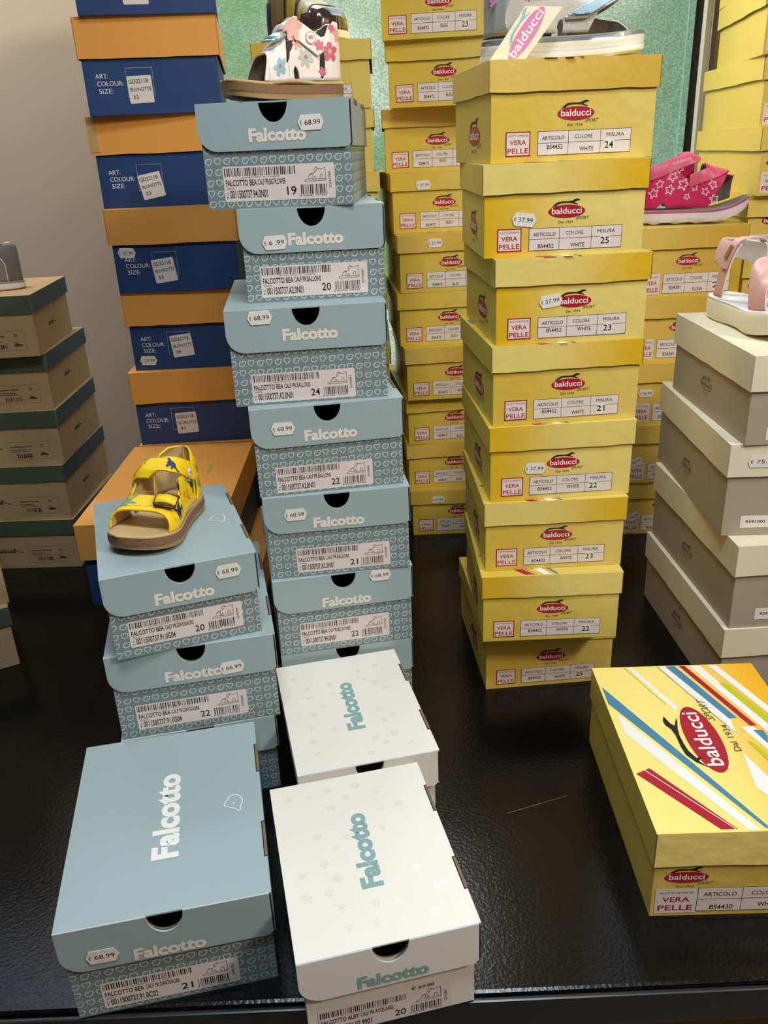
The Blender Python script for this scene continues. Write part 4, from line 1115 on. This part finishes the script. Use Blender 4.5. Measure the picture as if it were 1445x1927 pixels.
mat('olive', rgb(150, 142, 50), .6, noise=.1); mat('olive_brown', rgb(110, 92, 58), .6); mat('brown_gloss', rgb(66, 52, 44), .15, coat=.8); mat('khaki_patch', rgb(150, 150, 130), .6)
mat('tag_card', rgb(240, 230, 198), .5); mat('string_pink', rgb(200, 60, 110), .6)

ZC = [(0, .415), (.07, .42), (.13, .39), (.2, .315), (.28, .29), (.38, .32), (.48, .31), (.55, .21), (.58, .135), (.64, .12), (.70, .16), (1, .2)]
def bea_field(t, h, side, a, TF=.84):
    tf = TF - .30 * h; tb = TF - .20 - .10 * h
    f = max(min(tf - t, lerp_tab(ZC, t * .84 / TF) - h), min(tf - t, t - tb))
    if t > .9: f = min(f, .9 - t)
    f = min(f, hole(t, h, TF - .295, .055, .024, .058, .1)); f = min(f, hole(t, h, .215, .13, .026, .105, -.1))
    return f
def bea_strap(tab_side):
    """ankle strap that laps over and ends rounded low on one side"""
    def f(t, h, side, a):
        tc = .40 + 1.5 * (h - .36) if side == tab_side else .50 + .4 * (h - .42); q = (.118 if side == tab_side else .095 + .05 * max(0, h - .3)) - abs(t - tc)
        q = min(q, h - (.19 if side == tab_side else .10))
        if side == tab_side:
            d = sqrt((t - .28) ** 2 + (h - .285) ** 2)
            if h < .30 and t < .36: q = min(q, .098 - d)
        return q
    return f
def bea(name, label, heel, toe, z, L, W, cols, side, pitch=0.0, roll=0.0, hs=1.0, TF=.84, ba=.36):
    r = shoe_root(name, label, 'sandal', heel, toe, z, pitch, roll)
    la = Last(L, W, .0185, spring=.045, htab=[(q, v * hs) for q, v in [(0, .43), (.1, .44), (.25, .44), (.4, .43), (.5, .385), (.58, .28), (.66, .215), (.75, .185), (.85, .155), (.92, .12), (1, .07)]])
    sole(la, 'sole', r, [(.0012, -.004), (.0022, -.001), (.0075, .0), (.0078, .0008), (.0150, .0004), (.0168, .0)], ['sole_dark', 'sole_tan', 'sole_tan', 'cork', 'cork'], 'suede_bed', scallop=.0012)
    footbed(la, r, 'suede_bed', .0185)
    shell(la, 'upper', r, lambda t, h, s, a: bea_field(t, h / hs, s, a, TF), cols[0], cols[1], thick=.0022)
    sp = shell(la, 'ankle_strap', r, bea_strap(side), cols[0], cols[1], thick=.0022, grow=.0026, t0=.2, t1=.6, nt=60)
    aB = .36 * pi if side > 0 else .64 * pi
    # buckle on the front strap
    e = 1 if side > 0 else -1
    t0, a0 = TF - .165, pi / 2 - e * ba
    P, N = la.P(t0, a0), la.N(t0, a0); X = (la.P(t0 + .01, a0) - la.P(t0 - .01, a0)).normalized(); Y = N.cross(X).normalized()
    M = Matrix((X, Y, N)).transposed().to_4x4(); M.translation = P + N * .0035
    B = MB(); a_, b_ = .0100, .0115
    ringp = [(x * .0 + px, py, 0) for px, py in rrect(-a_, -b_, a_, b_, .004, 3) for x in (0,)]
    B.tube([(p[0], p[1], .0012 * cos(p[1] * 180)) for p in ringp], .0017, cols[2], 8, closed=True)
    o = B.build('buckle', r); o.matrix_local = M
    B = MB(); vs = []
    for k in range(9):
        q = -1 + k / 4; vs += [(-.0062, q * .0135, .0042 * (1 - q * q)), (.0062, q * .0135, .0042 * (1 - q * q))]
    B.mesh(vs, [(2 * k, 2 * k + 1, 2 * k + 3, 2 * k + 2) for k in range(8)], cols[3], True)
    o = B.build('buckle_tab', r); o.matrix_local = M; s = o.modifiers.new('t', 'SOLIDIFY'); s.thickness = .0018
    return r, la, sp

# yellow sandal on the short light blue stack
zt = BOX['F22'][8] + BOX['F22'][3]
r, la, sp = bea('sandal', 'yellow leather toddler sandal with dark buckle on the short light blue stack', (-.2400, .968), (-.2800, .818), zt, .155, .081, ('yellow_leather', 'lining_tan', 'bronze', 'yellow_leather'), 1, hs=.90, TF=.86)
it = [(.72, 2.0, .017, .5, dino, 'dino_grey'), (.62, .70, .014, 2.6, dino, 'dino_navy'), (.66, .45, .014, .2, dino, 'dino_navy'), (.35, .55, .010, 1.2, dino, 'dino_grey'), (.12, .55, .010, .2, dino, 'dino_grey'),
      (.05, .9, .008, 0, dino, 'dino_navy'), (.47, .38, .006, 0, petal_flower(4, .3, .3), 'orange_print'), (.52, .75, .009, 2, dino, 'dino_navy'), (.2, 2.6, .011, 0, dino, 'dino_grey'), (.62, 2.6, .010, 1, dino, 'dino_navy'), (.30, .35, .011, 4, dino, 'dino_navy'), (.40, .25, .009, 1, dino, 'orange_print'), (.75, 1.1, .010, .4, dino, 'orange_print'), (.15, .25, .010, 1, dino, 'dino_grey')]
print_on(la, r, it, 'animal_print')
l2 = Last(la.L, la.W, la.sole, la.spring); l2.P = lambda t, a, g=0.0: la.P(t, a, .0028)
print_on(l2, r, [(.31, .66, .0066, 0, disc(.9), 'print_white'), (.31, .66, .0066, 0, ring(.78, .07), 'orange_print'), (.44, 1.30, .0125, 1.9, dino, 'dino_navy'), (.50, 2.1, .010, .6, dino, 'orange_print'), (.40, 1.75, .009, 3.3, dino, 'dino_grey')], 'strap_print')
B = Sheet(); B.text('F', 0, -.0022, .0036, 'orange_print', h=.0048, lay=2, bold=.04)
q = B.build('button_letter', r); Pn, Nn = la.P(.31, .66, .0028), la.N(.31, .66); X = (la.P(.30, .66) - la.P(.32, .66)).normalized(); X, Y = -Nn.cross(X).normalized(), None
Y = Nn.cross(X).normalized(); M = Matrix((X, Y, Nn)).transposed().to_4x4(); M.translation = Pn + Nn * .0007; q.matrix_local = M
stitches(l2, r, [[(.44 + .004 * min(k, 16), .80 + k * .06) for k in range(26)], [(.30 + .004 * min(k, 16), .95 + k * .06) for k in range(24)]], 'sole_tan')
stitches(la, r, [[(.765 + .0 * k, .3 + k * .1) for k in range(26)], [(.62, 1.2 + k * .1) for k in range(8)]], 'sole_tan')

# white flower sandal on the tall light blue stack
zt = BOX['F16'][8] + BOX['F16'][3]
r, la, sp = bea('sandal', 'white leather sandal with flower print on the tall light blue stack', (-.0280, 1.112), (-.1560, 1.050), zt, .146, .066, ('white_leather', 'dark_lining', 'silver', 'silver_strap'), 1, hs=1.04, TF=.75, ba=.12)
fl = petal_flower(5, .35, .5)
print_on(la, r, [(.14, .42, .0125, .3, fl, 'rose'), (.36, .33, .0125, 0, petal_flower(7, .3, .55), 'flower_grey'), (.60, .34, .0110, .2, petal_flower(5, .4, .45), 'flower_blue'),
                 (.42, .62, .009, .2, fl, 'salmon'), (.05, .8, .0095, .2, fl, 'salmon'), (.22, .12, .006, 0, fl, 'rose'), (.10, .95, .006, 0, fl, 'rose')], 'flower_print')
print_on(la, r, [(.14, .42, .0035, .3, fl, 'salmon'), (.36, .33, .003, 0, fl, 'rose'), (.60, .34, .003, 0, fl, 'rose')], 'flower_centres', off=.0006)
l2 = Last(la.L, la.W, la.sole, la.spring); l2.P = (lambda la: lambda t, a, g=0.0: la.P(t, a, .0028))(la)
print_on(l2, r, [(.45, 1.05, .016, .2, petal_flower(6, .4, .5), 'salmon'), (.24, .50, .007, .2, fl, 'rose'), (.40, 1.9, .013, .2, fl, 'salmon')], 'strap_flowers')
print_on(l2, r, [(.31, .64, .0072, 0, disc(.9), 'white_leather'), (.31, .64, .0072, 0, ring(.82, .06), 'sole_tan'), (.31, .64, .004, 0, petal_flower(2, .3, .5), 'rose')], 'button', off=.0009)
stitches(la, r, [[(.70, .1 + k * .1) for k in range(10)], [(.52, .08 + k * .06) for k in range(5)]], 'flower_grey')

# silver sandal on the golden stack
def sport_field(zc, tf0, tfk, tb0, tbk, holes):
    def f(t, h, side, a):
        tf = tf0 - tfk * h; tb = tb0 - tbk * h
        v = max(min(tf - t, lerp_tab(zc, t) - h), min(tf - t, t - tb))
        for q in holes: v = min(v, hole(t, h, *q))
        return v
    return f
def band_field(t0, k, w, side, hend, hlow):
    def f(t, h, s, a):
        q = w - abs(t - (t0 + k * h)); q = min(q, h - (hend if s == side else hlow)); return q
    return f
zt = BOX['Y17'][8] + BOX['Y17'][3]
r = shoe_root('sandal', 'silver and white sandal with a hang tag on the golden stack', 'sandal', (.1335, 1.076), (.3120, 1.060), zt)
la = Last(.180, .074, .024, spring=.03, htab=[(0, .44), (.2, .45), (.35, .44), (.5, .34), (.6, .27), (.7, .225), (.8, .19), (.9, .15), (1, .08)])
sole(la, 'sole', r, [(.0008, -.003), (.0035, .001), (.0085, .0012), (.0100, .0004), (.0135, .0012), (.0180, .0008), (.0184, .0002), (.0225, .0)], ['sole_white', 'sole_white', 'sole_cool', 'sole_white', 'sole_white', 'glitter', 'glitter'], 'grey_lining')
footbed(la, r, 'grey_lining', .0225)
zc = [(0, .44), (.12, .44), (.25, .36), (.38, .38), (.48, .30), (.56, .20), (.62, .19), (1, .2)]
shell(la, 'upper', r, sport_field(zc, .635, -.55, .50, -.3, [(.47, .035, .020, .055, .15), (.25, .03, .03, .05, .1)]), 'silver_leather', 'grey_lining', 'piping', thick=.003)
shell(la, 'toe_guard', r, lambda t, h, s, a: min(.945 - t, t - .55, .155 - .25 * (t - .6) - 6 * max(0, t - .86) ** 2 - h, s), 'dark_lining', 'dark_lining', 'piping', thick=.0025, grow=-.001)
shell(la, 'toe_strap', r, band_field(.37, 2.1, .085, -1, .085, .12), 'silver', 'grey_lining', thick=.003, grow=.003, t0=.5, t1=.9)
shell(la, 'toe_strap_patch', r, band_field(.37, 2.1, .062, -1, .105, .15), 'light_blue_mesh', 'grey_lining', thick=.001, grow=.0045, t0=.5, t1=.9)
shell(la, 'heel_panel', r, lambda t, h, s, a: min(.17 - .12 * sin(h * 14) * .3 - t, .40 - h, h - .035), 'silver', 'silver', 'piping', thick=.001, grow=.0012, t1=.3, t0=.001)
shell(la, 'ankle_strap', r, band_field(.22, .35, .055, -1, .22, .2), 'silver_leather', 'grey_lining', 'piping', thick=.003, grow=.004, t0=.1, t1=.6)
shell(la, 'tongue', r, lambda t, h, s, a: min(.10 - abs(t - .40), h - .22), 'mauve', 'mauve', thick=.002, grow=-.001, t0=.2, t1=.6)
shell(la, 'toe_lining', r, lambda t, h, s, a: min(t - .70, .93 - t, .20 - h + .0 * t), 'dark_lining', 'dark_lining', thick=.001, grow=-.004, t0=.6, t1=1.0) if False else None
stitches(la, r, [[(.625 + .012 * k, pi - .05 - k * .1) for k in range(6)], [(.52, pi - .1 - k * .08) for k in range(4)]], 'piping', off=.0006)
B = Sheet(); B.text('balducci', 0, 0, .052, 'print_pink', h=.010, lay=2, bold=.02)
q = B.build('side_lettering', r); Pn, Nn = la.P(.09, pi - .40), la.N(.09, pi - .40)
Y = Vector((-.75, 0, .66)); Y = (Y - Nn * Y.dot(Nn)).normalized(); X = Y.cross(Nn).normalized(); X, Y = Y, Nn.cross(Y).normalized()
M = Matrix((X, Y, Nn)).transposed().to_4x4(); M.translation = Pn + Nn * .0045; q.matrix_local = M
# its hang tag
r = bpy.data.objects.new('hang_tag', None); COL.objects.link(r)
tag(r, 'cream hang tag with pink oval logo hanging on the silver sandal', 'tag')
r.location = (.1705, 1.0225, zt + .0285); r.rotation_euler = (radians(84), 0, radians(2))
S = Sheet()
P = [(-.0355, -.0300), (.0080, -.0300), (.0530, .0275), (.0060, .0275), (.001, .022)]
P = [(-.037, -.0300), (.0020, -.0300), (.0440, .0215), (.0040, .0235)]
S.fill(P, 'tag_card', 0); S.fill([(x, y) for x, y in reversed(P)], 'tag_card', -4)
for k in range(4):
    a, b = P[k], P[(k + 1) % 4]; S.poly([(a[0], a[1], -4 * S.E), (b[0], b[1], -4 * S.E), (b[0], b[1], 0), (a[0], a[1], 0)], 'tag_card')
S.build('card', r)
S = Sheet(); n = 36; rt = radians(53); cx, cy = .0050, -.0030
S.fill([(cx + .0310 * cos(k * 2 * pi / n) * cos(rt) - .0085 * sin(k * 2 * pi / n) * sin(rt), cy + .0310 * cos(k * 2 * pi / n) * sin(rt) + .0085 * sin(k * 2 * pi / n) * cos(rt)) for k in range(n)], 'print_pink', 2)
S.text('balducci', cx - .027 * cos(rt) + .0035 * sin(rt), cy - .027 * sin(rt) - .0035 * cos(rt), .054, 'print_white', h=.0095, lay=4, bold=.015, rot=rt)
S.fill([(cx + .001 + a * .045 * cos(rt) - (b * .035 + .0125) * sin(rt), cy + a * .045 * sin(rt) + (b * .035 + .0125) * cos(rt)) for a, b in DOG], 'flower_blue', 3)
S.build('logo', r)
B = MB(); B.tube([(.008, .027, .0006), (.002, .034, .004), (-.004, .045, .004), (-.005, .060, -.002)], .0005, 'string_pink', 6); B.build('string', r)

# pink star sandal
zt = BOX['Y44'][8] + BOX['Y44'][3]
r = shoe_root('sandal', 'fuchsia pink sandal with white star outlines on the stack beside the glass', 'sandal', (.4650, 1.560), (.6500, 1.530), zt, pitch=.0)
la = Last(.190, .078, .024, spring=.115, htab=[(0, .36), (.15, .40), (.3, .44), (.44, .47), (.52, .44), (.6, .38), (.7, .33), (.8, .285), (.88, .22), (1, .1)])
sole(la, 'sole', r, [(.0008, -.004), (.004, .0), (.0120, .0025), (.0165, .0005), (.0190, .0012), (.0225, .0)], ['sole_cool', 'sole_cool', 'sole_cool', 'sole_cool', 'fuchsia_rand'], 'grey_lining', scallop=.004, ns=5)
footbed(la, r, 'grey_lining', .0225)
zc = [(0, .30), (.1, .33), (.22, .35), (.32, .36), (.42, .27), (.52, .215), (.60, .25), (.68, .28), (1, .28)]
shell(la, 'upper', r, sport_field(zc, .62, -.62, .56, -.1, [(.22, .0, .05, .055, .1)]), 'fuchsia', 'grey_lining', 'fuchsia', thick=.003)
shell(la, 'toe_guard', r, lambda t, h, s, a: min(.90 - t, t - .55, .26 - .5 * max(0, t - .8) - h, s), 'fuchsia', 'grey_dark', 'fuchsia', thick=.003)
shell(la, 'ankle_strap', r, lambda t, h, s, a: min(.058 - abs(h - (.275 + .36 * t)) if s < 0 else .5, .54 - t, t - (.10 if s < 0 else .36), h - .2), 'fuchsia_strap', 'fuchsia', thick=.003, grow=.003, t0=.05, t1=.62)
shell(la, 'toe_strap', r, lambda t, h, s, a: min(.055 - abs(h - (.105 + .31 * t)) if s < 0 else .5, .84 - t, t - (.43 if s < 0 else .62), h - .1), 'fuchsia_strap', 'fuchsia', thick=.003, grow=.003, t0=.45, t1=.95)
rn = random.Random(8)
print_on(la, r, [(.30, pi - .62, .010, .3, star_line(), 'star_white'), (.19, pi - .50, .0085, .9, star_line(), 'star_white'), (.40, pi - .40, .0115, .1, star_line(), 'star_white'), (.14, pi - .30, .010, 2.0, star_line(), 'star_white'),
                 (.50, pi - .35, .0075, .6, star_line(), 'star_white'), (.60, pi - .32, .008, 0, star_line(), 'star_white'), (.55, pi - .60, .0095, 1, star_line(), 'star_white'), (.66, pi - .55, .009, .4, star_line(), 'star_white'),
                 (.28, pi - .33, .010, 1.2, star_line(), 'star_white'), (.44, pi - .17, .0065, .2, star_line(), 'star_white'), (.68, pi - .18, .009, .7, star_line(), 'star_white'), (.36, pi - .80, .008, 1.7, star_line(), 'star_white')], 'star_print', off=.0005, n=30)
B = Sheet(); B.text('balducci', 0, 0, .030, 'star_white', h=.0055, lay=2)
q = B.build('strap_lettering', r); Pn, Nn = la.P(.36, pi - .95, .003), la.N(.36, pi - .95)
X = Vector((1, 0, .32)); X = (X - Nn * X.dot(Nn)).normalized(); Y = Nn.cross(X).normalized(); M = Matrix((X, Y, Nn)).transposed().to_4x4(); M.translation = Pn + Nn * .0012 - X * .012; q.matrix_local = M

# light pink strappy sandal
zt = BOX['W3'][8] + BOX['W3'][3]
r = shoe_root('sandal', 'light pink strappy sandal with thick cream sole on the taupe boxes', 'sandal', (.4975, 1.2270), (.5140, 1.015), zt)
la = Last(.212, .078, .030, spring=.05, bend=.03, htab=[(0, .36), (.12, .37), (.25, .38), (.38, .38), (.5, .34), (.62, .30), (.72, .26), (.82, .2), (.9, .15), (1, .08)])
sole(la, 'sole', r, [(.0008, -.006), (.004, -.001), (.012, .001), (.024, .0005), (.0275, -.001), (.0295, -.003)], ['cream_sole'] * 5, 'white_bed')
footbed(la, r, 'white_bed', .0290)
shell(la, 'heel_strap', r, lambda t, h, s, a: max(min(.36 - .17 * 0 - h, h - .235 + .12 * t, .34 - t), min(.055 + .03 * max(0, h - .2) - abs(t - .235 - .25 * h), .36 - h)), 'pale_pink', 'pale_lining', 'pale_lining', thick=.0022)
shell(la, 'ankle_strap', r, lambda t, h, s, a: min(.038 - abs(t - (.33 + (.28 if s < 0 else .05) * (h - .33))), h - .20), 'pale_pink', 'pale_lining', 'pale_pink', thick=.0022, grow=.003, t0=.15, t1=.6)
shell(la, 'front_strap', r, lambda t, h, s, a: min(.90 - .3 * h - t, t - (.74 - .45 * h)), 'pale_pink', 'pale_lining', 'pale_lining', thick=.0022)
shell(la, 'plaque', r, lambda t, h, s, a: min(.016 - abs(t - (.33 + .28 * (h - .33))), h - .265, .350 - h, -s), 'gold_glitter', 'gold_glitter', thick=.002, grow=.0052, t0=.2, t1=.45)

# grey shoe at the left edge
zt = BOX['G4'][8] + BOX['G4'][3]
r = shoe_root('shoe', 'grey suede toddler shoe with pale piping on the rear left kraft boxes', 'shoe', (-.6230, 1.5450), (-.770, 1.500), zt)
la = Last(.158, .070, .012, spring=.05, htab=[(0, .38), (.1, .44), (.3, .46), (.5, .42), (.65, .33), (.8, .24), (.9, .18), (1, .1)])
sole(la, 'sole', r, [(.0008, -.003), (.003, .001), (.009, .001), (.0115, 0)], ['piping'] * 3, 'grey_lining')
footbed(la, r, 'grey_lining', .0115)
zc = [(0, .42), (.1, .42), (.2, .36), (.35, .36), (.5, .5), (1, .5)]
shell(la, 'upper', r, lambda t, h, s, a: min(lerp_tab(zc, t) - h, hole(t, h, .36, .02, .12, .16)), 'grey_suede', 'grey_lining', 'piping', thick=.0025)
shell(la, 'heel_counter', r, lambda t, h, s, a: min(.14 + .5 * max(0, h - .2) - t, .40 - h), 'grey_suede2', 'grey_suede2', 'piping', thick=.001, grow=.0012)
shell(la, 'piping', r, lambda t, h, s, a: min(.007 - abs(hole(t, h, .36, .02, .12, .16)), h), 'piping', 'piping', thick=.001, grow=.0018)
shell(la, 'piping', r, lambda t, h, s, a: min(.006 - abs(.147 + .5 * max(0, h - .2) - t), .40 - h), 'piping', 'piping', thick=.001, grow=.0018)

# olive shoe on the golden boxes by the glass
zt = BOX['Y38'][8] + BOX['Y38'][3]
r = shoe_root('shoe', 'olive toddler shoe with shiny brown toe on a golden box by the glass', 'shoe', (-.1500, 1.625), (-.0520, 1.538), zt)
la = Last(.150, .086, .014, spring=.03, htab=[(0, .42), (.1, .50), (.3, .55), (.48, .48), (.62, .34), (.75, .27), (.9, .22), (1, .12)])
sole(la, 'sole', r, [(.0008, -.003), (.003, .001), (.011, .001), (.0135, 0)], ['sole_white'] * 3, 'grey_lining')
zc = [(0, .45), (.1, .46), (.25, .42), (.4, .5), (.5, .6), (1, .6)]
shell(la, 'upper', r, lambda t, h, s, a: lerp_tab(zc, t) - h, 'olive_brown', 'lining_tan', thick=.0022)
shell(la, 'toe_cap', r, lambda t, h, s, a: min(t - .60 - .3 * h, h + 1), 'brown_gloss', 'brown_gloss', thick=.001, grow=.0015)
shell(la, 'toe_patch', r, lambda t, h, s, a: min(.80 - t, t - .64, h - .18), 'khaki_patch', 'khaki_patch', thick=.001, grow=.0028)
shell(la, 'side_trim', r, lambda t, h, s, a: .024 - abs(t - (.60 + .45 * h)), 'olive', 'olive', thick=.001, grow=.003)
shell(la, 'instep_strap', r, lambda t, h, s, a: min(.06 - abs(t - .52), h - .12), 'olive', 'olive', thick=.002, grow=.004, t0=.3, t1=.8)
shell(la, 'ankle_strap', r, lambda t, h, s, a: min(.055 - abs(t - .34), h - .15), 'olive_brown', 'olive_brown', thick=.002, grow=.004, t0=.1, t1=.6)
shell(la, 'heel_counter', r, lambda t, h, s, a: min(.16 - t, .36 - h), 'dino_navy', 'dino_navy', thick=.001, grow=.0015)
